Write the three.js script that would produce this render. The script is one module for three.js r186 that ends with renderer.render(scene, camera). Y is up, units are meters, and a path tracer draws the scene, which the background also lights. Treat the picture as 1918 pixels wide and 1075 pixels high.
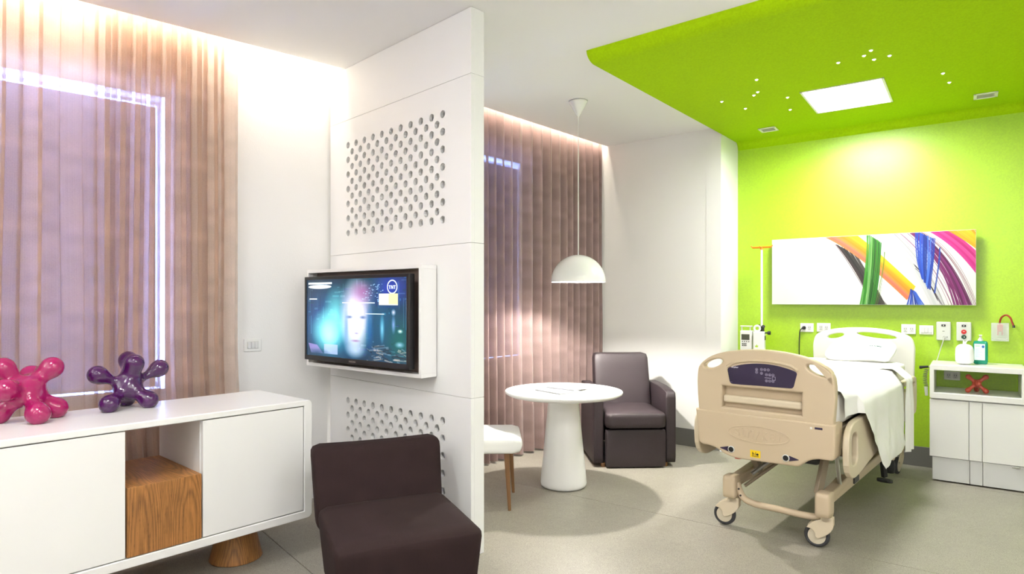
import * as THREE from 'three';
import { RoundedBoxGeometry } from 'three/addons/geometries/RoundedBoxGeometry.js';
import { mergeGeometries, mergeVertices } from 'three/addons/utils/BufferGeometryUtils.js';
import { MarchingCubes } from 'three/addons/objects/MarchingCubes.js';
import { RectAreaLightUniformsLib } from 'three/addons/lights/RectAreaLightUniformsLib.js';
import { FontLoader } from 'three/addons/loaders/FontLoader.js';
import { TextGeometry } from 'three/addons/geometries/TextGeometry.js';

// ------------------------------------------------------------------ camera, sky, lights, exposure
const scene = new THREE.Scene();
const camera = new THREE.PerspectiveCamera(48.97, 1918 / 1075, 0.05, 60);
camera.position.set(0, 1.477, 0);
camera.lookAt(0, 1.477, -5);
camera.setViewOffset(1918, 1075, 0, -22.5, 1918, 1075);
const renderer = new THREE.WebGLRenderer({ antialias: true });
renderer.toneMapping = THREE.LinearToneMapping;
renderer.toneMappingExposure = 1.5;
renderer.shadowMap.enabled = true;
RectAreaLightUniformsLib.init();
scene.background = new THREE.Color().setRGB(9, 13, 31);        // bluish daylight behind the blinds

const CEIL = 3.15, SOFFIT = 3.08;
const LIGHT = { cove: 85, coveColor: [1, 0.86, 0.70], led: 50, pendant: 8.5, fill: 19, uplight: 75 };

// ------------------------------------------------------------------ helpers
const R = THREE.MathUtils.degToRad;
let seed = 7;
const rnd = () => { seed = (seed * 1664525 + 1013904223) >>> 0; return seed / 4294967296; };
const used = {};
function numbered(n) { const k = used[n] = (used[n] ?? -1) + 1; return k ? `${n}_${String(k).padStart(3, '0')}` : n; }
function mesh(name, geo, mat, parent) {
  if (Array.isArray(geo)) geo = merge(geo);
  const m = new THREE.Mesh(geo, mat); m.castShadow = m.receiveShadow = true;
  m.name = parent === scene ? numbered(name) : name; parent.add(m); return m;
}
function merge(list) {
  return mergeGeometries(list.map((g) => { let q = g.index ? g.toNonIndexed() : g; for (const k of Object.keys(q.attributes)) if (!['position', 'normal', 'uv'].includes(k)) q.deleteAttribute(k); q.morphAttributes = {}; return q; }));
}
function tag(o, label, category, group, kind) { o.userData.label = label; o.userData.category = category; if (group) o.userData.group = group; if (kind) o.userData.kind = kind; return o; }
function thing(name, label, category, x, y, depth, turn = 0, group, kind) {
  const g = new THREE.Group(); g.name = numbered(name); g.position.set(x, y, -depth); g.rotation.y = R(turn); scene.add(g); return tag(g, label, category, group, kind);
}
function basis(g, x, y, z) {                                           // put a flat profile on new axes, keeping its faces outward
  const m = new THREE.Matrix4().makeBasis(new THREE.Vector3(...x), new THREE.Vector3(...y), new THREE.Vector3(...z)); g = g.index ? g.toNonIndexed() : g; g.applyMatrix4(m);
  if (m.determinant() < 0) for (const a of Object.values(g.attributes)) for (let i = 0, n = a.itemSize; i < a.count; i += 3) for (let k = 0; k < n; k++) { const p = (i + 1) * n + k, q = (i + 2) * n + k, t = a.array[p]; a.array[p] = a.array[q]; a.array[q] = t; }
  return g;
}
function metricUV(g) {                                                 // uv in metres by the face's main direction
  if (g.index) g = g.toNonIndexed();
  const p = g.attributes.position, n = g.attributes.normal, uv = new Float32Array(p.count * 2);
  for (let i = 0; i < p.count; i++) {
    const a = Math.abs(n.getX(i)), b = Math.abs(n.getY(i)), c = Math.abs(n.getZ(i));
    const [u, v] = c >= a && c >= b ? [p.getX(i), p.getY(i)] : a >= b ? [p.getZ(i), p.getY(i)] : [p.getX(i), p.getZ(i)];
    uv[2 * i] = u; uv[2 * i + 1] = v;
  }
  g.setAttribute('uv', new THREE.BufferAttribute(uv, 2)); return g;
}
const rbox = (w, h, d, r = 0.004, x = 0, y = 0, z = 0, seg = 2) => metricUV(new RoundedBoxGeometry(w, h, d, seg, Math.min(r, w / 2.02, h / 2.02, d / 2.02))).translate(x, y, z);
const span = (x0, x1, y0, y1, z0, z1, r = 0.004, seg = 2) => rbox(x1 - x0, y1 - y0, z1 - z0, r, (x0 + x1) / 2, (y0 + y1) / 2, (z0 + z1) / 2, seg);
function softBox(w, h, d, r, n, fn) {                                  // rounded, subdivided and bent by fn(p)
  const g = mergeVertices(new THREE.BoxGeometry(w, h, d, n, n, n).deleteAttribute('normal').deleteAttribute('uv'), 1e-5), p = g.attributes.position, v = new THREE.Vector3(), c = new THREE.Vector3();
  for (let i = 0; i < p.count; i++) {
    v.fromBufferAttribute(p, i);
    c.set(Math.max(-w / 2 + r, Math.min(w / 2 - r, v.x)), Math.max(-h / 2 + r, Math.min(h / 2 - r, v.y)), Math.max(-d / 2 + r, Math.min(d / 2 - r, v.z)));
    const q = v.clone().sub(c); if (q.lengthSq() > 1e-12) v.copy(c).addScaledVector(q.normalize(), r);
    if (fn) fn(v); p.setXYZ(i, v.x, v.y, v.z);
  }
  g.computeVertexNormals(); const out = metricUV(g); return out;
}
function shapeOf(pts) { const s = new THREE.Shape(); pts.forEach(([x, y], i) => (i ? s.lineTo(x, y) : s.moveTo(x, y))); s.closePath(); return s; }
function extrude(shape, depth, bevel = 0, seg = 12, bs = 2) {
  return new THREE.ExtrudeGeometry(shape, { depth: depth - 2 * bevel, bevelEnabled: bevel > 0, bevelThickness: bevel, bevelSize: bevel, bevelOffset: -bevel, bevelSegments: bs, curveSegments: seg }).translate(0, 0, bevel);
}
function roundRect(x0, x1, y0, y1, r) {
  const s = new THREE.Shape(); s.moveTo(x0 + r, y0); s.lineTo(x1 - r, y0); s.absarc(x1 - r, y0 + r, r, -Math.PI / 2, 0); s.lineTo(x1, y1 - r); s.absarc(x1 - r, y1 - r, r, 0, Math.PI / 2);
  s.lineTo(x0 + r, y1); s.absarc(x0 + r, y1 - r, r, Math.PI / 2, Math.PI); s.lineTo(x0, y0 + r); s.absarc(x0 + r, y0 + r, r, Math.PI, 1.5 * Math.PI); return s;
}
const lathe = (pts, seg = 48) => new THREE.LatheGeometry(pts.map(([x, y]) => new THREE.Vector2(x, y)), seg);
const tube = (pts, r, n = 40, seg = 8, closed = false) => new THREE.TubeGeometry(new THREE.CatmullRomCurve3(pts.map((p) => new THREE.Vector3(...p)), closed, 'centripetal'), n, r, seg, closed);
function bar(a, b, r0, r1 = r0, seg = 12) {
  const A = new THREE.Vector3(...a), B = new THREE.Vector3(...b), L = A.distanceTo(B), g = new THREE.CylinderGeometry(r1, r0, L, seg);
  g.applyQuaternion(new THREE.Quaternion().setFromUnitVectors(new THREE.Vector3(0, 1, 0), B.clone().sub(A).normalize())); const m = A.add(B).multiplyScalar(0.5); return g.translate(m.x, m.y, m.z);
}
function beam(a, b, w, h, r = 0.006) {                                  // square bar from a to b
  const A = new THREE.Vector3(...a), B = new THREE.Vector3(...b), g = rbox(w, h, A.distanceTo(B), r), m = new THREE.Matrix4().lookAt(A, B, new THREE.Vector3(0, 1, 0));
  g.applyMatrix4(m); const c = A.add(B).multiplyScalar(0.5); return g.translate(c.x, c.y, c.z);
}
const cyl = (r, h, x, y, z, axis = 'y', seg = 24, r2 = r) => { const g = new THREE.CylinderGeometry(r2, r, h, seg); if (axis === 'z') g.rotateX(Math.PI / 2); if (axis === 'x') g.rotateZ(Math.PI / 2); return g.translate(x, y, z); };
const disc = (r, x, y, z, seg = 20) => cyl(r, 0.002, x, y, z, 'z', seg);

// ------------------------------------------------------------------ textures
function canvasTex(w, h, draw, color = true) {
  const c = document.createElement('canvas'); c.width = w; c.height = h; const g = c.getContext('2d'); draw(g, w, h);
  const t = new THREE.CanvasTexture(c); if (color) t.colorSpace = THREE.SRGBColorSpace; t.wrapS = t.wrapT = THREE.RepeatWrapping; t.anisotropy = 8; return t;
}
function hash(x, y) { let n = (x * 374761393 + y * 668265263) | 0; n = Math.imul(n ^ (n >>> 13), 1274126177); return ((n ^ (n >>> 16)) >>> 0) / 4294967296; }
function vnoise(x, y, px, py) {
  const X = Math.floor(x), Y = Math.floor(y), f = x - X, e = y - Y, s = f * f * (3 - 2 * f), t = e * e * (3 - 2 * e), m = (a, p) => ((a % p) + p) % p;
  const a = hash(m(X, px), m(Y, py)), b = hash(m(X + 1, px), m(Y, py)), c = hash(m(X, px), m(Y + 1, py)), d = hash(m(X + 1, px), m(Y + 1, py));
  return a + (b - a) * s + (c - a) * t + (a - b - c + d) * s * t;
}
function dataTex(w, h, fn, repeat, color = true) {
  const d = new Uint8Array(w * h * 4);
  for (let j = 0; j < h; j++) for (let i = 0; i < w; i++) { const q = fn(i / w, j / h, i, j), k = (j * w + i) * 4; d[k] = q[0]; d[k + 1] = q[1]; d[k + 2] = q[2]; d[k + 3] = 255; }
  const t = new THREE.DataTexture(d, w, h); t.magFilter = THREE.LinearFilter; t.minFilter = THREE.LinearMipmapLinearFilter; t.generateMipmaps = true; t.wrapS = t.wrapT = THREE.RepeatWrapping; if (color) t.colorSpace = THREE.SRGBColorSpace;
  t.repeat.set(repeat, repeat); t.needsUpdate = true; return t;
}
const floorTex = dataTex(1024, 1024, (u, v, i, j) => {
  const big = vnoise(u * 6, v * 6, 6, 6) * 0.6 + vnoise(u * 24, v * 24, 24, 24) * 0.4, sp = hash(i, j), sp2 = hash((i >> 1) + 91, (j >> 1) + 17);
  let k = 150 + (big - 0.5) * 8 + (sp - 0.5) * 20; if (sp2 > 0.9) k -= 32; if (sp2 < 0.07) k += 26; return [k, k * 0.965, k * 0.89];
}, 0.8);
const woodTex = dataTex(1024, 1024, (u, v) => {
  const c = u * 3 % 1 - 0.5, w = vnoise(u * 9, v * 3, 9, 3) * 0.5 + vnoise(u * 30, v * 6, 30, 6) * 0.12, ring = Math.pow(Math.sin((c * c * 34 + v * 3 + w * 3.2) * 6.283) * 0.5 + 0.5, 2);
  const fibre = vnoise(u * 256, v * 10, 256, 10), pore = vnoise(u * 340, v * 22, 340, 22) > 0.8 ? 1 : 0, b = vnoise(u * 3, v * 2, 3, 2);
  const k = 0.94 - ring * 0.17 + (fibre - 0.5) * 0.2 - pore * 0.1 + (b - 0.5) * 0.12; return [182 * k, 124 * k, 66 * k];
}, 1.6);
const clothTex = (r, g, b, amp) => dataTex(512, 512, (u, v, i, j) => {
  const k = 1 + ((hash(i, 7) - 0.5) * 0.25 + (hash(i, j) - 0.5) * 0.7) * amp + (vnoise(u * 8, v * 8, 8, 8) - 0.5) * amp * 0.6; return [Math.min(255, r * k), Math.min(255, g * k), Math.min(255, b * k)];
}, 2.2);
const grainBump = dataTex(512, 512, (u, v, i, j) => { const k = 128 + (vnoise(u * 64, v * 64, 64, 64) - 0.5) * 110 + (hash(i, j) - 0.5) * 60; return [k, k, k]; }, 3, false);
const paintBump = dataTex(512, 512, (u, v, i, j) => { const k = 128 + (vnoise(u * 128, v * 128, 128, 128) - 0.5) * 120 + (vnoise(u * 40, v * 40, 40, 40) - 0.5) * 60; return [k, k, k]; }, 1.5, false);
const greenTex = dataTex(512, 512, (u, v, i, j) => { const k = 1 + (hash(i, j) - 0.5) * 0.07 + (vnoise(u * 90, v * 90, 90, 90) - 0.5) * 0.06; return [Math.min(255, 161 * k), Math.min(255, 200 * k), 2]; }, 1.2);

// ------------------------------------------------------------------ materials
const std = (color, rough = 0.6, o = {}) => { const m = new THREE.MeshPhysicalMaterial({ roughness: rough, ...o }); if (Array.isArray(color)) m.color.setRGB(...color); else m.color.set(color); return m; };
const M = {
  white: std([0.82, 0.815, 0.80], 0.75, { bumpMap: paintBump, bumpScale: 0.0006 }),
  ceil: std([0.86, 0.86, 0.85], 0.85), floor: std(0xffffff, 0.42, { map: floorTex, specularIntensity: 0.6 }), joint: std([0.13, 0.12, 0.10], 0.9),
  greenMatt: std(0xffffff, 0.8, { map: greenTex, specularIntensity: 0.25 }), green: std(0xffffff, 0.42, { map: greenTex, clearcoat: 1, clearcoatRoughness: 0.42, bumpMap: paintBump, bumpScale: 0.0005 }), skirting: std([0.17, 0.165, 0.155], 0.6),
  partition: std([0.80, 0.80, 0.785], 0.55), lacquer: std([0.82, 0.815, 0.80], 0.28, { clearcoat: 0.3, clearcoatRoughness: 0.2 }), satin: std([0.66, 0.66, 0.66], 0.4),
  wood: std(0xffffff, 0.45, { map: woodTex, bumpMap: woodTex, bumpScale: 0.0006 }), legWood: std([0.20, 0.095, 0.035], 0.45),
  taupe: std([0.17, 0.125, 0.105], 0.6), black: std([0.012, 0.012, 0.013], 0.35), blackMatt: std([0.015, 0.016, 0.017], 0.7), dark: std([0.035, 0.035, 0.037], 0.5),
  chair: std(0xffffff, 0.92, { map: clothTex(47, 35, 35, 0.12), specularIntensity: 0.3 }),
  leather: std([0.026, 0.0165, 0.0205], 0.55, { bumpMap: grainBump, bumpScale: 0.0008 }),
  pinkGloss: std([0.32, 0.003, 0.09], 0.15, { clearcoat: 0.4, clearcoatRoughness: 0.04 }), purpleGloss: std([0.05, 0.002, 0.065], 0.15, { clearcoat: 0.4, clearcoatRoughness: 0.04 }), redGloss: std([0.50, 0.065, 0.03], 0.25, { clearcoat: 0.6 }),
  curtainSheer: std(0xffffff, 1, { map: clothTex(200, 168, 146, 0.16), transmission: 0.5, thickness: 0, opacity: 0.60, transparent: true }),
  curtain: std(0xffffff, 1, { map: clothTex(158, 134, 130, 0.18), transmission: 0.22, thickness: 0, opacity: 0.9, transparent: true }),
  blind: std([0.62, 0.60, 0.72], 0.9, { transmission: 0.10, thickness: 0 }), glass: std([1, 1, 1], 0.02, { transmission: 1, thickness: 0 }), alu: std([0.6, 0.6, 0.6], 0.35, { metalness: 0.6 }),
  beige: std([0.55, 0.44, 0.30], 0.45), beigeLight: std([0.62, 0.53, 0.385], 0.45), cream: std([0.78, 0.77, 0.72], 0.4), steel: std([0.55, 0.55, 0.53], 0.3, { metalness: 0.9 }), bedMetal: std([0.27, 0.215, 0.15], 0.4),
  tyre: std([0.035, 0.035, 0.038], 0.7), wheel: std([0.56, 0.50, 0.38], 0.4), mattress: std([0.80, 0.785, 0.74], 0.85), sheet: std([0.83, 0.825, 0.795], 0.95), pillow: std([0.86, 0.86, 0.855], 0.95),
  plastic: std([0.82, 0.82, 0.80], 0.35), greyPlastic: std([0.60, 0.61, 0.58], 0.4), navy: std([0.028, 0.018, 0.05], 0.35), yellow: std([0.8, 0.62, 0.01], 0.5), orange: std([0.85, 0.22, 0.005], 0.4), red: std([0.55, 0.02, 0.02], 0.5), redTube: std([0.30, 0.02, 0.008], 0.35),
  emitWhite: std([0.8, 0.8, 0.8], 0.5, { emissive: new THREE.Color(1, 1, 0.98), emissiveIntensity: 6 }), emitWarm: std([0.8, 0.8, 0.8], 0.5, { emissive: new THREE.Color(1, 0.86, 0.7), emissiveIntensity: 6 }), emitStar: std([0.8, 0.8, 0.8], 0.5, { emissive: new THREE.Color(0.98, 1, 0.9), emissiveIntensity: 5 }),
  shade: std([0.82, 0.82, 0.80], 0.25, { clearcoat: 0.4, clearcoatRoughness: 0.15 }), paper: std([0.55, 0.55, 0.58], 0.8), clear: std([0.85, 0.88, 0.84], 0.15, { opacity: 0.28, transparent: true }), vent: std([0.62, 0.66, 0.50], 0.5),
  bottle: std([0.0, 0.27, 0.165], 0.2), tissue: std([0.85, 0.85, 0.87], 0.9), cable: std([0.55, 0.55, 0.52], 0.5),
};

// ------------------------------------------------------------------ room plan (x, depth)
const WA = { o: [-2.595, 3.707], turn: 40.8 }, WB = { o: [-0.668, 5.371], turn: 48 };             // two lengths of window wall, meeting behind the partition
const along = (f, x, z) => { const p = R(f.turn); return [f.o[0] + x * Math.cos(p) + z * Math.sin(p), f.o[1] + x * Math.sin(p) - z * Math.cos(p)]; };
const K = { A: along(WA, -2.5, 0), bend: WB.o, B: [0.864, 7.072], Bc: [1.05, 6.92], C: [2.03, 6.12], D: [2.329, 6.496], E: [5.08, 4.50], F: [0.67, -1.57], G: [-0.246, -2.85] };
const inA = along(WA, -2.5, 0.24), inBend = [-0.5, 5.2];
const flat = (pts) => shapeOf(pts.map(([x, d]) => [x, d]));
function slab(pts, y0, y1) { return metricUV(extrude(flat(pts), y1 - y0).rotateX(-Math.PI / 2).translate(0, y0, 0)); }     // (x, depth) -> x, -z
const ST = 'structure';
// floor: subfloor and three lengths of sheet vinyl with open seams
const floor = thing('floor', 'speckled beige grey sheet vinyl floor with thin dark seams', 'floor', 0, 0, 0, 0, null, ST);
const room = [K.A, K.bend, K.B, K.C, K.D, K.E, K.F, K.G];
mesh('subfloor', slab(room, -0.12, -0.006), M.joint, floor);
function clip(poly, p, n) {                                             // half plane (q-p).n >= 0
  const out = []; poly.forEach((a, i) => { const b = poly[(i + 1) % poly.length], da = (a[0] - p[0]) * n[0] + (a[1] - p[1]) * n[1], db = (b[0] - p[0]) * n[0] + (b[1] - p[1]) * n[1];
    if (da >= 0) out.push(a); if ((da < 0) !== (db < 0)) { const t = da / (da - db); out.push([a[0] + (b[0] - a[0]) * t, a[1] + (b[1] - a[1]) * t]); } }); return out;
}
{
  const s1 = [0.409, 4.775], d1 = [0.806, -0.592], n1 = [0.592, 0.806], s2 = [-1.372, 3.748], n2 = [0.769, 0.639], g = 0.0022, off = (s, n, k) => [s[0] + n[0] * k, s[1] + n[1] * k], neg = (n) => [-n[0], -n[1]];
  const s3 = off(s1, n1, 2.0), s4 = off(s1, n1, -2.0), s5 = off(s2, neg([-0.639, 0.769]), 1.5);
  const left = clip(room, off(s2, n2, -g), neg(n2)), right = clip(room, off(s2, n2, g), n2);
  const pieces = [clip(clip(right, off(s1, n1, g), n1), off(s3, n1, -g), neg(n1)), clip(right, off(s3, n1, g), n1), clip(clip(right, off(s1, n1, -g), neg(n1)), off(s4, n1, g), n1), clip(right, off(s4, n1, -g), neg(n1)), left];
  for (const p of pieces) if (p.length > 2) mesh('vinyl_sheet', slab(p, -0.006, 0), M.floor, floor);
}
// walls
function wallRun(name, label, a, b, mat, e0 = 0.12, e1 = 0.12, h = 3.42, thick = 0.15) {       // e0, e1: overlap at the outer corners
  const dx = b[0] - a[0], dd = b[1] - a[1], L = Math.hypot(dx, dd), turn = Math.atan2(dd, dx) * 180 / Math.PI, o = thing(name, label, 'wall', a[0], 0, a[1], turn, null, ST);
  mesh('wall_panel', span(-e0, L + e1, 0, h, -thick, 0, 0.001), mat, o); return o;
}
function windowWall(name, label, f, x0, x1, win) {
  const s = shapeOf([[x0, 0], [x1, 0], [x1, 3.42], [x0, 3.42]]), h = new THREE.Path(); h.moveTo(win[0], win[2]); h.lineTo(win[1], win[2]); h.lineTo(win[1], win[3]); h.lineTo(win[0], win[3]); h.closePath(); s.holes.push(h);
  const o = thing(name, label, 'wall', f.o[0], 0, f.o[1], f.turn, null, ST); mesh('wall_panel', metricUV(extrude(s, 0.22).translate(0, 0, -0.22)), M.white, o); return o;
}
const winA = [-1.75, 0.495, 0.905, 2.765], winB = [0.05, 1.125, 0.92, 2.81];
windowWall('wall_left', 'white wall with the wide curtained window behind the sideboard', WA, -2.6, 2.546, winA);
windowWall('wall_rear', 'white wall behind the pleated curtain and round table', WB, 0, 2.42, winB);
wallRun('wall_recess', 'plain white wall behind the dark recliner', K.B, K.C, M.white, 0.12, 0);
wallRun('wall_return', 'narrow white return wall beside the lime green wall', K.C, K.D, M.white, 0, 0.12);
const gw = wallRun('wall_right', 'lime green painted wall behind the hospital bed', K.D, K.E, M.green);
wallRun('wall_side', 'white side wall to the right of the bedside unit', K.E, K.F, M.white); wallRun('wall_back', 'white wall opposite the window wall', K.F, K.G, M.white); wallRun('wall_front', 'white wall at the left end of the room', K.G, K.A, M.white);
// windows
function windowUnit(name, label, f, w, gaps) {
  const o = thing(name, label, 'window', f.o[0], 0, f.o[1], f.turn, null, ST), [x0, x1, y0, y1] = w;
  mesh('window_frame', [span(x0, x1, y0, y0 + 0.03, -0.2, -0.15), span(x0, x1, y1 - 0.02, y1, -0.2, -0.15), span(x0, x0 + 0.03, y0, y1, -0.2, -0.15), span(x1 - 0.012, x1, y0, y1, -0.2, -0.15)], M.alu, o);
  mesh('window_pane', new THREE.PlaneGeometry(x1 - x0 - 0.04, y1 - y0 - 0.04).translate((x0 + x1) / 2, (y0 + y1) / 2, -0.175), M.glass, o);
  return o;
}
windowUnit('window_1', 'wide window with daylight leaking round its blind, behind the sheer curtain', WA, winA); windowUnit('window_2', 'window behind the pleated curtain beside the round table', WB, winB);
function blind(label, f, [x0, x1, y0, y1], gt, gr, gb) {
  const o = thing('roller_blind', label, 'blind', f.o[0], 0, f.o[1], f.turn, 'blackout roller blinds');
  mesh('blind_fabric', span(x0 + 0.02, x1 - gr, y0 + gb, y1 - gt, -0.045, -0.04, 0.001), M.blind, o); mesh('bottom_bar', span(x0 + 0.02, x1 - gr, y0 + gb - 0.004, y0 + gb + 0.018, -0.05, -0.035, 0.003), M.alu, o);
  mesh('side_guide', span(x1 - gr - 0.006, x1 - gr, y0 + gb, y1 - gt, -0.05, -0.035, 0.002), M.alu, o);
}
blind('blackout roller blind with bright gaps above and at its right, behind sheer curtain', WA, winA, 0.062, 0.046, 0.016); blind('blackout roller blind behind the pleated curtain near the round table', WB, winB, 0.05, 0.006, 0.012);
// skirting
function skirt(name, label, a, b) { const L = Math.hypot(b[0] - a[0], b[1] - a[1]), o = thing(name, label, 'baseboard', a[0], 0, a[1], Math.atan2(b[1] - a[1], b[0] - a[0]) * 180 / Math.PI, null, ST); mesh('skirting_strip', span(0, L, 0, 0.175, 0, 0.008, 0.003), M.skirting, o); }
skirt('baseboard_rear', 'grey vinyl skirting along the white wall behind the recliner', [0.88, 7.055], [2.02, 6.128]); skirt('baseboard_right', 'grey vinyl skirting along the lime green wall', [2.335, 6.488], [5.07, 4.507]);
// ceiling with an open slot for the curtains
const ceiling = thing('ceiling', 'smooth white ceiling with a lit curtain slot', 'ceiling', 0, 0, 0, 0, null, ST);
mesh('ceiling_board', slab([inA, inBend, K.Bc, K.C, K.D, K.E, K.F, K.G], CEIL, CEIL + 0.15), M.ceil, ceiling);
mesh('slot_top', slab([along(WA, -2.55, -0.1), along(WB, 0, -0.1), along(WB, 2.3, -0.1), K.C, K.D, K.E, K.F, K.G], CEIL + 0.2, CEIL + 0.3), M.ceil, ceiling);
// green soffit over the bed
const S0 = [0.5636, 4.319], S1 = [0.5636 + 0.778 * 3.5, 4.319 - 0.628 * 3.5];
const soffit = thing('ceiling_soffit', 'lime green dropped ceiling panel over the bed with rounded front edge', 'ceiling', 0, 0, 0, 0, null, ST);
const LED = { o: [2.66, 4.997], turn: -36 };
{
  const sh = flat([S0, K.C, K.D, K.E, S1]), hp = new THREE.Path(); [[-0.27, -0.33], [0.27, -0.33], [0.27, 0.33], [-0.27, 0.33]].forEach(([x, z], i) => { const p = along(LED, x, z); i ? hp.lineTo(...p) : hp.moveTo(...p); }); hp.closePath(); sh.holes.push(hp);
  mesh('soffit_panel', metricUV(extrude(sh, CEIL - SOFFIT).rotateX(-Math.PI / 2).translate(0, SOFFIT, 0)), M.greenMatt, soffit);
}
{
  const h = CEIL - SOFFIT, r = 0.1, pr = [[0, 0]]; for (let i = 0; i <= 10; i++) { const a = i / 10 * Math.PI / 2; pr.push([Math.sin(a) * r * 1.0, h * (1 - Math.cos(a))]); } pr.push([0, h]);
  // rounded nose in front of the panel: x = outward, y = up
  const L = Math.hypot(S1[0] - S0[0], S1[1] - S0[1]), nose = extrude(shapeOf(pr), L);
  mesh('soffit_nose', metricUV(basis(nose, [-0.628, 0, 0.778], [0, 1, 0], [0.778, 0, 0.628]).translate(S0[0], SOFFIT, -S0[1])), M.greenMatt, soffit);
  const q = 0.075, cv = [[0, 0]]; for (let i = 0; i <= 10; i++) { const a = Math.PI / 2 * i / 10; cv.push([q - q * Math.sin(a), -q + q * Math.cos(a)]); }
  // concave cove between panel and wall: x = out from wall, y = up
  const Lw = Math.hypot(K.E[0] - K.D[0], K.E[1] - K.D[1]), u = [(K.E[0] - K.D[0]) / Lw, (K.E[1] - K.D[1]) / Lw];
  const cove = basis(extrude(shapeOf(cv), Lw), [u[1], 0, u[0]], [0, 1, 0], [u[0], 0, -u[1]]).translate(K.D[0], SOFFIT, -K.D[1]);
  mesh('cove_moulding', metricUV(cove), M.greenMatt, soffit);
}
// ------------------------------------------------------------------ lamps
function rect(parent, w, h, power, color, x, y, z, rx, ry = 0) { const l = new THREE.RectAreaLight(new THREE.Color().setRGB(...color), power, w, h); l.position.set(x, y, z); l.rotation.set(rx, ry, 0, 'YXZ'); parent.add(l); return l; }
function coveLight(label, f, x0, x1) {                                   // strip on the inner edge of the ceiling board, facing the wall
  const o = thing('cove_light', label, 'light strip', f.o[0], 0, f.o[1], f.turn, 'light strips in the curtain slot');
  mesh('diffuser', span(x0, x1, 3.205, 3.23, 0.229, 0.238, 0.003), M.emitWarm, o);
  rect(o, x1 - x0, 0.025, LIGHT.cove, LIGHT.coveColor, (x0 + x1) / 2, 3.2175, 0.226, R(-32), 0);
}
coveLight('warm light strip hidden in the slot above the sheer curtain and sideboard', WA, -2.3, 1.55); coveLight('warm light strip hidden in the slot above the pleated curtain', WB, -0.55, 2.25);
const led = thing('ceiling_light', 'large bright white recessed panel light in the green ceiling', 'light', 2.66, SOFFIT, 4.997, -36);
mesh('frame', [span(-0.283, 0.283, -0.006, 0, -0.343, -0.327, 0.002), span(-0.283, 0.283, -0.006, 0, 0.327, 0.343, 0.002), span(-0.283, -0.267, -0.006, 0, -0.343, 0.343, 0.002), span(0.267, 0.283, -0.006, 0, -0.343, 0.343, 0.002), span(-0.269, -0.264, -0.004, 0.066, -0.329, 0.329, 0.001), span(0.264, 0.269, -0.004, 0.066, -0.329, 0.329, 0.001), span(-0.266, 0.266, -0.004, 0.066, -0.329, -0.324, 0.001), span(-0.266, 0.266, -0.004, 0.066, 0.324, 0.329, 0.001), span(-0.266, 0.266, 0.04, 0.066, -0.006, 0.006, 0.001)], M.plastic, led);
mesh('diffuser', span(-0.262, 0.262, 0.055, 0.062, -0.322, -0.008, 0.002), M.emitWhite, led); mesh('diffuser', span(-0.262, 0.262, 0.055, 0.062, 0.008, 0.322, 0.002), M.emitWhite, led);
for (const z of [-0.164, 0.164]) rect(led, 0.52, 0.30, LIGHT.led * 1.1, [1, 0.995, 0.97], 0, 0.052, z, R(-90));
// downlights of the front of the room, out of the picture
for (const [x, d, t, k, lb] of [[-1.55, 1.55, 40, 1, 'square white ceiling panel light in front of the sideboard'], [0.25, 1.0, 40, 0.8, 'square white ceiling panel light above the middle of the room'], [2.1, 1.5, -36, 0.7, 'square white ceiling panel light in front of the bed']]) {
  const o = thing('panel_light', lb, 'light', x, CEIL, d, t, 'ceiling panel lights'); mesh('frame', span(-0.31, 0.31, -0.012, 0, -0.31, 0.31), M.plastic, o); mesh('diffuser', span(-0.29, 0.29, -0.016, -0.011, -0.29, 0.29, 0.002), M.emitWhite, o);
  rect(o, 0.58, 0.58, LIGHT.fill * k, [1, 0.985, 0.965], 0, -0.02, 0, R(-90));
}
// uplights on the walls behind the camera, washing the ceiling
for (const [a, b, t, lb] of [[K.F, K.G, 0.5, 'white wall mounted uplight opposite the window wall'], [K.G, K.A, 0.45, 'white wall mounted uplight on the end wall, nearer the corner'], [K.G, K.A, 0.8, 'white wall mounted uplight on the end wall, nearer the window'], [K.E, K.F, 0.7, 'white wall mounted uplight on the side wall facing the sideboard']]) {
  const turn = Math.atan2(b[1] - a[1], b[0] - a[0]) * 180 / Math.PI, o = thing('wall_uplight', lb, 'light', a[0] + (b[0] - a[0]) * t, 2.35, a[1] + (b[1] - a[1]) * t, turn, 'wall uplights');
  mesh('trough', [span(-0.5, 0.5, 0, 0.012, 0, 0.14), span(-0.5, 0.5, 0, 0.08, 0.128, 0.14), span(-0.5, -0.488, 0, 0.08, 0, 0.14), span(0.488, 0.5, 0, 0.08, 0, 0.14)], M.plastic, o); mesh('diffuser', span(-0.485, 0.485, 0.06, 0.066, 0.004, 0.126, 0.002), M.emitWhite, o);
  rect(o, 0.96, 0.12, LIGHT.uplight, [1, 0.99, 0.975], 0, 0.07, 0.066, R(90));
}
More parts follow.
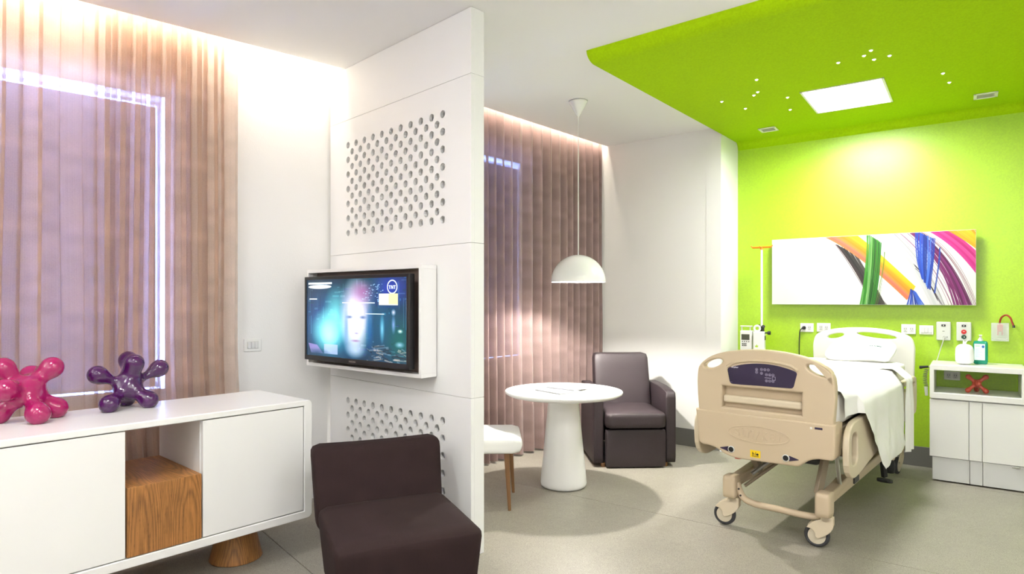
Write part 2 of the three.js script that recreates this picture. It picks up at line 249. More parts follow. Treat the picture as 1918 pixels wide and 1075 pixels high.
// star lights in the soffit
const stars = [[1.764, 4.545], [1.877, 4.89], [1.877, 4.814], [1.938, 5.232], [1.681, 5.048], [2.161, 4.942], [2.323, 5.262], [2.183, 4.217], [2.288, 4.096], [2.283, 4.008], [2.39, 4.16], [2.454, 4.096], [3.02, 4.416], [3.193, 4.601]];
const starLabel = ['topmost tiny light of the left cluster in the green ceiling', 'lower tiny light of the close pair at the left of the green ceiling', 'upper tiny light of the close pair at the left of the green ceiling', 'lowest tiny light of the left cluster, above the left vent', 'leftmost tiny light in the green ceiling', 'upper tiny light just left of the big panel light', 'lower tiny light just left of the big panel light', 'lone tiny light above the left half of the big panel light', 'left tiny light of the cluster above the big panel light', 'topmost tiny light of the cluster above the big panel light', 'lowest tiny light of the cluster above the big panel light', 'rightmost tiny light of the cluster above the big panel light', 'upper tiny light of the right pair in the green ceiling', 'lower tiny light of the right pair in the green ceiling'];
stars.forEach(([x, d], i) => { const o = thing('star_light', starLabel[i], 'light', x * 1.0126, SOFFIT, d * 1.0126, 0, 'tiny lights in the green ceiling'); mesh('lens', lathe([[0.0005, -0.009], [0.006, -0.0075], [0.0095, -0.003], [0.010, 0]], 14), M.emitStar, o); mesh('rim', lathe([[0.0102, 0], [0.0102, -0.003], [0.013, -0.003], [0.013, 0]], 16), M.plastic, o); });
for (const [x, d, w, l, lb] of [[2.42, 5.95, 0.155, 0.155, 'small square air vent at the left of the green ceiling'], [3.725, 4.955, 0.155, 0.155, 'small air vent at the right of the green ceiling']]) {
  const o = thing('air_vent', lb, 'vent', x, SOFFIT, d, -36, 'ceiling air vents'), a = w / 2, b = l / 2;
  mesh('frame', [span(-a, a, -0.008, 0, -b, -b + 0.022), span(-a, a, -0.008, 0, b - 0.022, b), span(-a, -a + 0.022, -0.008, 0, -b, b), span(a - 0.022, a, -0.008, 0, -b, b)], M.plastic, o); mesh('backing', span(-a + 0.02, a - 0.02, -0.002, 0, -b + 0.02, b - 0.02, 0.0005), M.vent, o);
  for (let i = 0; i < 6; i++) mesh('slat', rbox(w - 0.044, 0.002, 0.014, 0.0008).rotateX(0.6).translate(0, -0.005, -b + 0.033 + i * (l - 0.066) / 5), M.vent, o);
}
// pendant
{
  const o = thing('pendant_lamp', 'white dome pendant lamp hanging over the round table', 'lamp', 0.56, 1.62, 5.33), r = 0.23, t = 0.006, out = [], inn = [];
  for (let i = 0; i <= 24; i++) { const a = i / 24 * Math.PI / 2; out.push([r * Math.cos(a) + (i === 24 ? 0.0005 : 0), r * Math.sin(a)]); inn.push([(r - t) * Math.cos(a) + (i === 24 ? 0.0005 : 0), (r - t) * Math.sin(a)]); }
  mesh('lamp_shade', lathe([...inn.reverse(), [r - t, 0], [r - 0.002, -0.001], ...out], 64), M.shade, o);
  mesh('cord', bar([0, r, 0], [0, CEIL - 1.62 - 0.12, 0], 0.0035), M.plastic, o); mesh('ceiling_rose', lathe([[0.006, CEIL - 1.62 - 0.135], [0.011, CEIL - 1.62 - 0.128], [0.078, CEIL - 1.62 - 0.012], [0.08, CEIL - 1.62 - 0.002], [0.001, CEIL - 1.62]], 40), M.shade, o);
  mesh('lamp_holder', cyl(0.02, 0.07, 0, 0.19, 0), M.plastic, o); mesh('bulb', new THREE.SphereGeometry(0.045, 24, 16).translate(0, 0.12, 0), M.emitWarm, o);
  const l = new THREE.PointLight(new THREE.Color(1, 0.955, 0.88), LIGHT.pendant); l.position.set(0, 0.12, 0); l.castShadow = true; l.shadow.radius = 1.6; o.add(l);
}
// ------------------------------------------------------------------ curtains
function curtainGeo(x0, x1, y0, y1, z, pleat, amp, wob, wander, fold) {
  const nx = Math.round((x1 - x0) / pleat * 26), ny = 40, pos = [], uv = [], idx = [], ph = [], am = []; let p = 0;
  for (let i = 0; i <= nx; i++) { const x = x0 + (x1 - x0) * i / nx; p += (x1 - x0) / nx * 2 * Math.PI / pleat * (1 + wob * (vnoise(x * 4.1 + 40, 1, 999, 9) - 0.5) * 2); ph.push(p); am.push(0.6 + 0.8 * vnoise(x * 5.3 + 70, 5, 999, 9)); }
  for (let j = 0; j <= ny; j++) { const v = j / ny, y = y0 + (y1 - y0) * v, loose = 1 - v;
    for (let i = 0; i <= nx; i++) { const x = x0 + (x1 - x0) * i / nx, sway = (vnoise(x * 3 + 10, v * 2.5, 999, 99) - 0.5) * wander * loose, q = ph[i] + (vnoise(x * 6 + 30, v * 3 + 3, 999, 99) - 0.5) * 1.6 * loose * (wob + 0.2);
      const s = Math.sin(q), zz = z + amp * am[i] * (s + 0.25 * Math.sin(2 * q + 1)) * (0.75 + 0.35 * loose);
      pos.push(x + sway + fold * am[i] * Math.sin(2 * q) * Math.min(1, (x - x0) * 20, (x1 - x) * 20), y + (j === 0 ? 0.006 * Math.sin(q * 0.5) : 0), zz); uv.push(x, y); } }
  for (let j = 0; j < ny; j++) for (let i = 0; i < nx; i++) { const a = j * (nx + 1) + i, b = a + 1, c = a + nx + 1, d = c + 1; idx.push(a, b, d, a, d, c); }
  const g = new THREE.BufferGeometry(); g.setAttribute('position', new THREE.Float32BufferAttribute(pos, 3)); g.setAttribute('uv', new THREE.Float32BufferAttribute(uv, 2)); g.setIndex(idx); g.computeVertexNormals(); return g;
}
function curtain(label, f, x0, x1, mat, pleat, amp, wob, wander, fold, depth = 0.135) {
  const o = thing('curtain', label, 'curtain', f.o[0], 0, f.o[1], f.turn, 'curtains in front of the window wall');
  mesh('cloth', curtainGeo(x0, x1, 0.02, 3.3, depth, pleat, amp, wob, wander, fold), mat, o);
  mesh('curtain_track', span(x0, x1, 3.30, 3.325, depth - 0.015, depth + 0.015, 0.003), M.alu, o);
}
curtain('sheer brown mauve curtain over the wide window behind the sideboard', WA, -2.3, 0.90, M.curtainSheer, 0.115, 0.034, 0.55, 0.11, 0.022);
curtain('pleated mauve curtain behind the round white table', WB, 0.15, 2.278, M.curtain, 0.118, 0.042, 0.25, 0.03, 0.004, 0.168);
// ------------------------------------------------------------------ partition with round holes
const PT = { o: [-0.233, 3.60], turn: -45 };
{
  const o = thing('wall_partition', 'white room divider with two fields of round holes and thin joints', 'partition', PT.o[0], 0, PT.o[1], PT.turn, null, ST), x0 = -1.597, t = 0.025, g = 0.0011;
  const bands = [[0, 0.907], [0.907, 1.80], [1.80, 2.77], [2.77, CEIL - 0.001]];
  const holes = (s, top) => { for (let r = 0; r < 13; r++) for (let c = 0; c < 21; c++) if ((r + c) % 2 === 0) { const p = new THREE.Path(); p.absarc(-1.345 + c * 0.05425, top - r * 0.0528, 0.0235, 0, Math.PI * 2, true); s.holes.push(p); } };
  bands.forEach(([a, b], i) => {
    const s = shapeOf([[x0, a + g], [-0.001, a + g], [-0.001, b - g], [x0, b - g]]); if (i === 2) holes(s, 2.587); if (i === 0) holes(s, 0.746);
    mesh(i % 2 ? 'panel' : 'perforated_panel', metricUV(extrude(s, t, 0, 10).translate(0, 0, -t)), M.partition, o);
    mesh('rear_panel', span(x0 + 0.12, -0.001, a + g, b - g, -0.1, -0.075, 0.001), M.partition, o); mesh('end_panel', span(-0.03, 0, a + (i === 2 ? g : 0.0005), b - (i === 1 ? g : 0.0005), -0.0748, -0.0252, 0.001), M.partition, o);
  });
  mesh('core_frame', [span(x0 + 0.01, x0 + 0.04, 0, CEIL - 0.002, -0.074, -0.026), span(x0 + 0.05, -0.04, 1.79, 1.81, -0.074, -0.026), span(x0 + 0.05, -0.04, 0.895, 0.92, -0.074, -0.026), span(x0 + 0.05, -0.04, 2.76, 2.78, -0.074, -0.026)], M.partition, o);
}
// television casing and television
const TVF = { o: [-0.537, 3.72], turn: -39.5 };
{
  const o = thing('tv_casing', 'white open box casing with taupe back, fixed to the partition around the television', 'casing', TVF.o[0], 0, TVF.o[1], TVF.turn), W = 1.196, y0 = 1.008, y1 = 1.682, zr = -0.126, zl = -0.243;
  const plate = (y, h) => metricUV(basis(extrude(flat([[-W, zl], [0, zr], [0, 0], [-W, 0]]), h), [1, 0, 0], [0, 0, 1], [0, 1, 0]).translate(0, y, 0));
  mesh('top_board', plate(y1 - 0.022, 0.022), M.lacquer, o); mesh('bottom_board', plate(y0, 0.022), M.lacquer, o);
  mesh('side_board', span(-0.022, 0, y0 + 0.022, y1 - 0.022, zr, 0, 0.002), M.lacquer, o); mesh('side_board', span(-W, -W + 0.022, y0 + 0.022, y1 - 0.022, zl, 0, 0.002), M.lacquer, o);
  mesh('back_board', span(-W + 0.022, -0.022, y0 + 0.022, y1 - 0.022, -0.085, -0.07, 0.002), M.taupe, o);
}
const font = await new FontLoader().loadAsync('fonts/droid/droid_sans_bold.typeface.json');
const text = (s, size, depth) => { const g = new TextGeometry(s, { font, size, depth, curveSegments: 4, bevelEnabled: false }); g.computeBoundingBox(); const b = g.boundingBox; return g.translate(-(b.max.x + b.min.x) / 2, -(b.max.y + b.min.y) / 2, 0); };
{
  const o = thing('television', 'flat black television showing a blue science film with a large face', 'television', TVF.o[0], 0, TVF.o[1], TVF.turn), x0 = -1.150, x1 = -0.058, y0 = 1.056, y1 = 1.630, w = x1 - x0, h = y1 - y0;
  const pic = canvasTex(1024, 560, (g, w, h) => {
    g.fillStyle = '#06283f'; g.fillRect(0, 0, w, h); const blob = (x, y, rx, ry, c, a = 1) => { g.save(); g.translate(x, y); g.scale(rx, ry); const q = g.createRadialGradient(0, 0, 0, 0, 0, 1); q.addColorStop(0, c); q.addColorStop(1, c.replace(/[\d.]+\)$/, '0)')); g.globalAlpha = a; g.fillStyle = q; g.beginPath(); g.arc(0, 0, 1, 0, 7); g.fill(); g.restore(); };
    blob(330, 330, 420, 330, 'rgba(20,120,170,0.9)'); blob(800, 300, 300, 380, 'rgba(0,80,110,0.9)'); blob(860, 70, 260, 150, 'rgba(30,50,170,0.9)'); blob(120, 300, 200, 260, 'rgba(20,60,120,0.8)'); blob(600, 60, 260, 120, 'rgba(20,100,60,0.5)'); blob(960, 420, 160, 200, 'rgba(0,90,80,0.9)');
    for (let i = 0; i < 130; i++) { const x = rnd() * w, y = rnd() * h; g.fillStyle = ['rgba(120,220,255,0.22)', 'rgba(20,30,110,0.35)', 'rgba(0,60,50,0.3)', 'rgba(190,240,255,0.18)'][i % 4]; g.fillRect(x, y, 3 + rnd() * 70, 2 + rnd() * 14); }
    for (let i = 0; i < 40; i++) { g.fillStyle = i % 2 ? 'rgba(150,220,255,0.25)' : 'rgba(0,20,60,0.35)'; g.fillRect(rnd() * w, rnd() * h * 0.5, 2 + rnd() * 6, 40 + rnd() * 160); }
    blob(240, 370, 190, 170, 'rgba(150,255,245,0.95)'); blob(260, 390, 110, 110, 'rgba(255,255,255,0.95)'); blob(330, 260, 150, 240, 'rgba(150,245,235,0.75)'); blob(250, 380, 240, 200, 'rgba(120,240,240,0.6)');
    blob(550, 190, 190, 230, 'rgba(200,170,215,0.95)'); blob(535, 270, 175, 300, 'rgba(240,236,255,0.98)'); blob(530, 330, 150, 230, 'rgba(255,250,255,0.95)'); blob(610, 90, 140, 100, 'rgba(150,80,140,0.75)');
    blob(480, 268, 46, 15, 'rgba(60,90,140,0.9)'); blob(612, 268, 46, 15, 'rgba(60,90,140,0.9)'); blob(550, 345, 26, 42, 'rgba(150,160,205,0.5)'); blob(548, 380, 36, 10, 'rgba(120,110,165,0.75)'); blob(540, 432, 60, 12, 'rgba(140,100,150,0.85)'); blob(445, 330, 30, 170, 'rgba(60,110,190,0.55)'); blob(680, 350, 46, 180, 'rgba(10,90,150,0.8)'); blob(540, 500, 130, 60, 'rgba(200,220,250,0.6)');
    g.fillStyle = 'rgba(235,250,255,0.92)'; g.fillRect(18, 20, 270, 14); g.beginPath(); g.ellipse(150, 52, 132, 15, 0, 0, 7); g.fill(); g.fillRect(30, 138, 90, 8); g.fillRect(400, 165, 330, 6); g.fillRect(640, 240, 180, 5);
    g.fillStyle = 'rgba(190,230,255,0.7)'; for (let i = 0; i < 46; i++) g.fillRect(600 + rnd() * 220, 40 + rnd() * 130, 4 + rnd() * 14, 4); 
    g.strokeStyle = '#dff0ff'; g.lineWidth = 8; g.beginPath(); g.arc(893, 62, 43, 0, 7); g.stroke(); g.fillStyle = '#e8f4ff'; g.font = 'bold 34px sans-serif'; g.textAlign = 'center'; g.fillText('TNT', 893, 76);
    g.fillStyle = '#f7f3d8'; g.fillRect(770, 106, 175, 76); g.fillStyle = '#e2d89a'; g.fillRect(860, 106, 85, 70);
    blob(905, 230, 24, 26, 'rgba(220,215,235,0.95)'); blob(905, 310, 22, 70, 'rgba(150,170,230,0.8)'); blob(800, 340, 26, 110, 'rgba(150,225,255,0.75)'); blob(965, 352, 28, 16, 'rgba(240,255,245,0.95)'); blob(960, 440, 50, 24, 'rgba(200,220,255,0.7)');
    for (let i = 0; i < 60; i++) { g.save(); g.translate(650 + rnd() * 330, 460 + rnd() * 95); g.rotate(-0.2 + rnd() * 0.7); g.fillStyle = ['#0a1a26', '#6a7f90', '#b9a99a', '#1a3442'][i % 4]; g.globalAlpha = 0.6; g.fillRect(0, 0, 20 + rnd() * 90, 4 + rnd() * 9); g.restore(); }
    g.fillStyle = 'rgba(150,130,190,0.8)'; g.beginPath(); g.moveTo(20, 470); g.lineTo(120, 480); g.lineTo(190, 540); g.lineTo(50, 540); g.fill(); g.fillStyle = 'rgba(180,190,230,0.75)'; g.fillRect(200, 470, 150, 70); blob(120, 540, 160, 40, 'rgba(20,60,90,0.8)');
  });
  mesh('cabinet', span(x0, x1, y0, y1, -0.004, 0.04, 0.006), M.black, o);
  const sm = std([0.02, 0.02, 0.02], 0.15, { emissive: new THREE.Color(1, 1, 1), emissiveMap: pic, emissiveIntensity: 1.15 });
  mesh('screen', new THREE.PlaneGeometry(w - 0.042, h - 0.055).translate((x0 + x1) / 2, (y0 + y1) / 2 + 0.006, 0.0405), sm, o);
  mesh('bezel', [span(x0, x1, y0, y0 + 0.033, 0.04, 0.046, 0.003), span(x0, x1, y1 - 0.021, y1, 0.04, 0.046, 0.003), span(x0, x0 + 0.021, y0, y1, 0.04, 0.046, 0.003), span(x1 - 0.021, x1, y0, y1, 0.04, 0.046, 0.003)], M.black, o);
  mesh('maker_mark', text('SAMSUNG', 0.011, 0.0008).translate((x0 + x1) / 2, y0 + 0.016, 0.046), M.steel, o);
  mesh('wall_bracket', [span(-0.75, -0.45, 1.22, 1.46, -0.03, -0.004, 0.003), span(-0.66, -0.54, 1.28, 1.40, -0.07, -0.03, 0.003)], M.dark, o);
}
// light switch on the window wall
{
  const o = thing('light_switch', 'white three gang light switch on the wall beside the sheer curtain', 'switch', ...(() => { const p = along(WA, 1.04, 0); return [p[0], 1.157, p[1]]; })(), WA.turn);
  mesh('plate', span(-0.06, 0.06, -0.044, 0.044, 0, 0.009, 0.004), M.plastic, o); mesh('insert', span(-0.039, 0.039, -0.026, 0.026, 0.0085, 0.0095, 0.0003), M.greyPlastic, o); for (let i = 0; i < 3; i++) mesh('rocker', rbox(0.0215, 0.045, 0.01, 0.002).rotateX(i % 2 ? 0.1 : -0.1).translate(-0.024 + i * 0.024, 0, 0.011), M.satin, o);
}
// ------------------------------------------------------------------ sideboard
const CB = { o: [-1.148, 3.622], turn: 48.2 };
{
  const o = thing('sideboard', 'long white lacquered sideboard with an open niche and a wooden drawer', 'sideboard', CB.o[0], 0, CB.o[1], CB.turn), L = 1.562, D = 0.60;
  const s = roundRect(-L, 0, 0.228, 0.9, 0.03); s.holes.push((() => { const p = new THREE.Path(); p.moveTo(-L + 0.05, 0.272); p.lineTo(-L + 0.05, 0.868); p.lineTo(-0.05, 0.868); p.lineTo(-0.05, 0.272); p.closePath(); return p; })());
  mesh('carcass', metricUV(extrude(s, D, 0.005, 10, 3).translate(0, 0, -D)), M.lacquer, o);
  mesh('divider', span(-0.612, -0.594, 0.274, 0.866, -D + 0.02, -0.03, 0.001), M.lacquer, o); mesh('divider', span(-0.968, -0.95, 0.274, 0.866, -D + 0.02, -0.03, 0.001), M.lacquer, o);
  mesh('back_board', span(-0.594, -0.052, 0.274, 0.866, -D + 0.01, -D + 0.022, 0.001), M.lacquer, o); mesh('back_board', span(-L + 0.052, -0.968, 0.274, 0.866, -D + 0.01, -D + 0.022, 0.001), M.lacquer, o);
  mesh('door', span(-0.607, -0.0545, 0.277, 0.8635, -0.026, -0.004, 0.002), M.lacquer, o); mesh('door', span(-L + 0.0545, -0.955, 0.277, 0.8635, -0.026, -0.004, 0.002), M.lacquer, o);
  const dr = mesh('drawer', span(-0.9475, -0.6145, 0.276, 0.600, -D + 0.03, -0.001, 0.0025), M.wood, o); dr.userData.label = 'oak veneered drawer box';
  for (const x of [-0.30, -L + 0.30]) mesh('leg', metricUVlathe(lathe([[0.001, 0], [0.138, 0], [0.142, 0.006], [0.135, 0.03], [0.112, 0.13], [0.098, 0.228], [0.001, 0.228]], 48)).translate(x, 0, -0.31), M.wood, o);
}
function metricUVlathe(g) { const uv = g.attributes.uv, p = g.attributes.position; for (let i = 0; i < uv.count; i++) uv.setXY(i, uv.getX(i) * 0.8, p.getY(i)); return g; }
// ------------------------------------------------------------------ knobbed sculptures
function jack(body, rb, tips, rl, rt, k, res = 64) {                    // smooth union of a core and knobbed arms
  const lo = new THREE.Vector3(1e9, 1e9, 1e9), hi = lo.clone().negate(); for (const t of [body, ...tips]) { const v = new THREE.Vector3(...t); lo.min(v); hi.max(v); }
  const c = lo.clone().add(hi).multiplyScalar(0.5), H = Math.max(hi.x - lo.x, hi.y - lo.y, hi.z - lo.z) / 2 + rt + 0.03;
  const mc = new MarchingCubes(res, M.white, false, false, 60000); mc.isolation = 0; const smin = (a, b) => { const h = Math.max(k - Math.abs(a - b), 0) / k; return Math.min(a, b) - h * h * k / 4; };
  const B = new THREE.Vector3(...body), tv = tips.map((t) => new THREE.Vector3(...t)), P = new THREE.Vector3(), ab = new THREE.Vector3(), ap = new THREE.Vector3();
  for (let z = 0; z < res; z++) for (let y = 0; y < res; y++) for (let x = 0; x < res; x++) {
    P.set((x - res / 2) / (res / 2) * H + c.x, (y - res / 2) / (res / 2) * H + c.y, (z - res / 2) / (res / 2) * H + c.z); let d = P.distanceTo(B) - rb;
    for (const t of tv) { ab.copy(t).sub(B); ap.copy(P).sub(B); const u = Math.max(0, Math.min(1, ap.dot(ab) / ab.lengthSq())); const e = ap.addScaledVector(ab, -u).length() - (rl + (rt * 0.6 - rl) * u * u * u * u); d = smin(d, smin(e, P.distanceTo(t) - rt)); }
    mc.field[z * res * res + y * res + x] = -d;
  }
  mc.update(); const n = mc.count, g = new THREE.BufferGeometry(); g.setAttribute('position', new THREE.BufferAttribute(mc.positionArray.slice(0, n * 3), 3));
  const p = g.attributes.position; for (let i = 0; i < p.count; i++) p.setXYZ(i, p.getX(i) * H + c.x, p.getY(i) * H + c.y, p.getZ(i) * H + c.z);
  const m = mergeVertices(g, 1e-5); m.computeVertexNormals(); return m;
}
{
  const o = mesh('knobbed_sculpture', jack([-1.235, 1.040, -0.44], 0.044, [[-1.325, 1.152, -0.47], [-1.135, 1.142, -0.47], [-1.20, 1.10, -0.56], [-1.335, 1.062, -0.36], [-1.222, 0.9445, -0.315], [-1.125, 0.9445, -0.44], [-1.345, 0.9445, -0.46]], 0.021, 0.044, 0.06), M.pinkGloss, scene);
  o.position.set(CB.o[0], 0, -CB.o[1]); o.rotation.y = R(CB.turn); tag(o, 'glossy magenta knobbed sculpture on the white sideboard', 'sculpture', 'knobbed sculptures');
  const q = mesh('knobbed_sculpture', jack([-0.795, 1.010, -0.50], 0.042, [[-0.935, 1.085, -0.50], [-0.625, 1.092, -0.54], [-0.772, 1.145, -0.57], [-0.772, 1.135, -0.47], [-0.908, 0.940, -0.405], [-0.722, 0.940, -0.41], [-0.787, 0.940, -0.56]], 0.019, 0.0395, 0.06), M.purpleGloss, scene);
  q.position.copy(o.position); q.rotation.y = o.rotation.y; tag(q, 'glossy dark purple knobbed sculpture on the white sideboard', 'sculpture', 'knobbed sculptures');
}
// ------------------------------------------------------------------ dark slipper chair
{
  const o = thing('lounge_chair', 'low armless dark brown upholstered chair in front of the partition', 'chair', -0.66, 0, 3.29, 24);
  mesh('seat', softBox(0.68, 0.36, 0.66, 0.05, 14, (v) => { const f = (v.y + 0.18) / 0.36; v.x *= 0.90 + 0.10 * f; v.z += v.z < 0 ? 0.05 * (1 - f) : -0.03 * (1 - f); if (v.y > 0.1) v.y += 0.018 * (1 - (v.x / 0.34) ** 2) * (1 - (v.z / 0.33) ** 2); v.y += 0.24; v.z += 0.245; }), M.chair, o);
  mesh('backrest', softBox(0.70, 0.42, 0.15, 0.045, 14, (v) => { const f = (v.y + 0.21) / 0.42; v.x *= 0.955 + 0.05 * f; v.z += -0.055 * (v.x / 0.35) ** 2 * 0.6; v.z += -0.11 * f - 0.02; v.y += 0.49; v.z -= 0.06; }), M.chair, o);
  for (const [x, z] of [[-0.24, 0], [0.24, 0], [-0.24, 0.46], [0.24, 0.46]]) mesh('leg', cyl(0.02, 0.07, x, 0.035, z), M.dark, o);
}
// ------------------------------------------------------------------ round table, magazines, stool
{
  const o = thing('round_table', 'round white pedestal table with a tapering column, under the pendant lamp', 'table', 0.408, 0, 4.99);
  mesh('table_top', lathe([[0.001, 0.718], [0.40, 0.718], [0.438, 0.722], [0.461, 0.736], [0.465, 0.746], [0.462, 0.753], [0.455, 0.755], [0.001, 0.755]], 96), M.lacquer, o);
  mesh('pedestal', lathe([[0.001, 0.002], [0.165, 0.002], [0.178, 0.012], [0.182, 0.03], [0.180, 0.06], [0.150, 0.36], [0.122, 0.66], [0.116, 0.718], [0.001, 0.718]], 72), M.lacquer, o);
  const pg = canvasTex(512, 700, (g, w, h) => { g.fillStyle = '#f6f6f8'; g.fillRect(0, 0, w, h); g.fillStyle = '#c9cad2'; for (let i = 0; i < 18; i++) g.fillRect(50, 300 + i * 18, 150 + rnd() * 240, 5); g.fillStyle = '#b9bcc6'; g.fillRect(60, 80, 200, 40); g.fillStyle = '#dadbe2'; g.fillRect(60, 150, 390, 110); });
  const pm = std([0.66, 0.66, 0.68], 0.6, { map: pg });
  for (const [i, [x, z, t, y, lb]] of [[0.355, 4.93, 38, 0.755, 'white magazine lying lower on the round table'], [0.44, 5.05, 48, 0.765, 'white magazine lying over the other one on the round table']].entries()) {
    const m = thing('magazine', lb, 'magazine', x, y, z, t, 'magazines on the table'); mesh('pages', span(-0.105, 0.105, 0, 0.0085, -0.145, 0.145, 0.001), M.paper, m); const c = new THREE.PlaneGeometry(0.21, 0.29).rotateX(-Math.PI / 2).translate(0, 0.0095, 0); mesh('cover', c, pm, m);
  }
}
{
  const o = thing('stool', 'white padded stool with tapered wooden legs beside the partition', 'stool', -0.235, 0, 4.60, 2);
  mesh('seat', softBox(0.60, 0.118, 0.52, 0.042, 10, (v) => { v.x *= 1 - 0.05 * Math.max(0, -v.y / 0.06); if (v.y > 0.03) v.y += 0.008 * (1 - (v.z / 0.26) ** 2); v.y += 0.455; }), M.plastic, o);
  for (const [x, z] of [[-0.205, -0.19], [0.245, -0.19], [-0.205, 0.19], [0.205, 0.19]]) mesh('leg', bar([x * 1.03, 0, z * 1.08], [x * 0.93, 0.40, z * 0.9], 0.011, 0.02, 16), M.legWood, o);
}
// ------------------------------------------------------------------ recliner
{
  const o = thing('recliner', 'dark plum leather recliner armchair against the white wall', 'armchair', 1.085, 0, 5.47, 3);
  mesh('footrest', softBox(0.53, 0.33, 0.08, 0.02, 8, (v) => { v.y += 0.172; v.z += -0.06; }), M.leather, o);
  mesh('seat_cushion', softBox(0.535, 0.15, 0.60, 0.045, 10, (v) => { if (v.y > 0) v.y += 0.014 * (1 - (v.x / 0.27) ** 2) * (1 - (v.z / 0.3) ** 2); v.y += 0.415; v.z += -0.30; }), M.leather, o);
  for (const s of [-1, 1]) mesh('armrest', softBox(0.10, 0.62, 0.68, 0.022, 12, (v) => { if (v.y > 0.2) v.y += -0.03 * Math.max(0, v.z / 0.34) ** 2; if (v.y < -0.2) v.y -= 0.035; v.x += s * 0.322; v.y += 0.375; v.z += -0.41; }), M.leather, o);
  mesh('backrest', softBox(0.54, 0.58, 0.15, 0.035, 12, (v) => { const f = (v.y + 0.29) / 0.58; v.z += -0.13 * f + 0.012 * (v.z > 0 ? Math.sin(Math.PI * f) : 0); v.x *= 1 - 0.03 * f; v.y += 0.665; v.z += -0.56; }), M.leather, o);
  mesh('back_shell', softBox(0.60, 0.52, 0.06, 0.02, 8, (v) => { const f = (v.y + 0.26) / 0.52; v.z += -0.11 * f; v.y += 0.36; v.z += -0.69; }), M.leather, o); mesh('base_frame', span(-0.26, 0.26, 0.02, 0.1, -0.66, -0.12, 0.01), M.dark, o);
  for (const [x, z] of [[-0.33, -0.1], [0.33, -0.1], [-0.33, -0.72], [0.33, -0.72]]) mesh('foot', cyl(0.02, 0.035, x * (z > -0.2 ? 0.84 : 1), 0.0175, z, 'y', 16, 0.024), M.legWood, o);
}
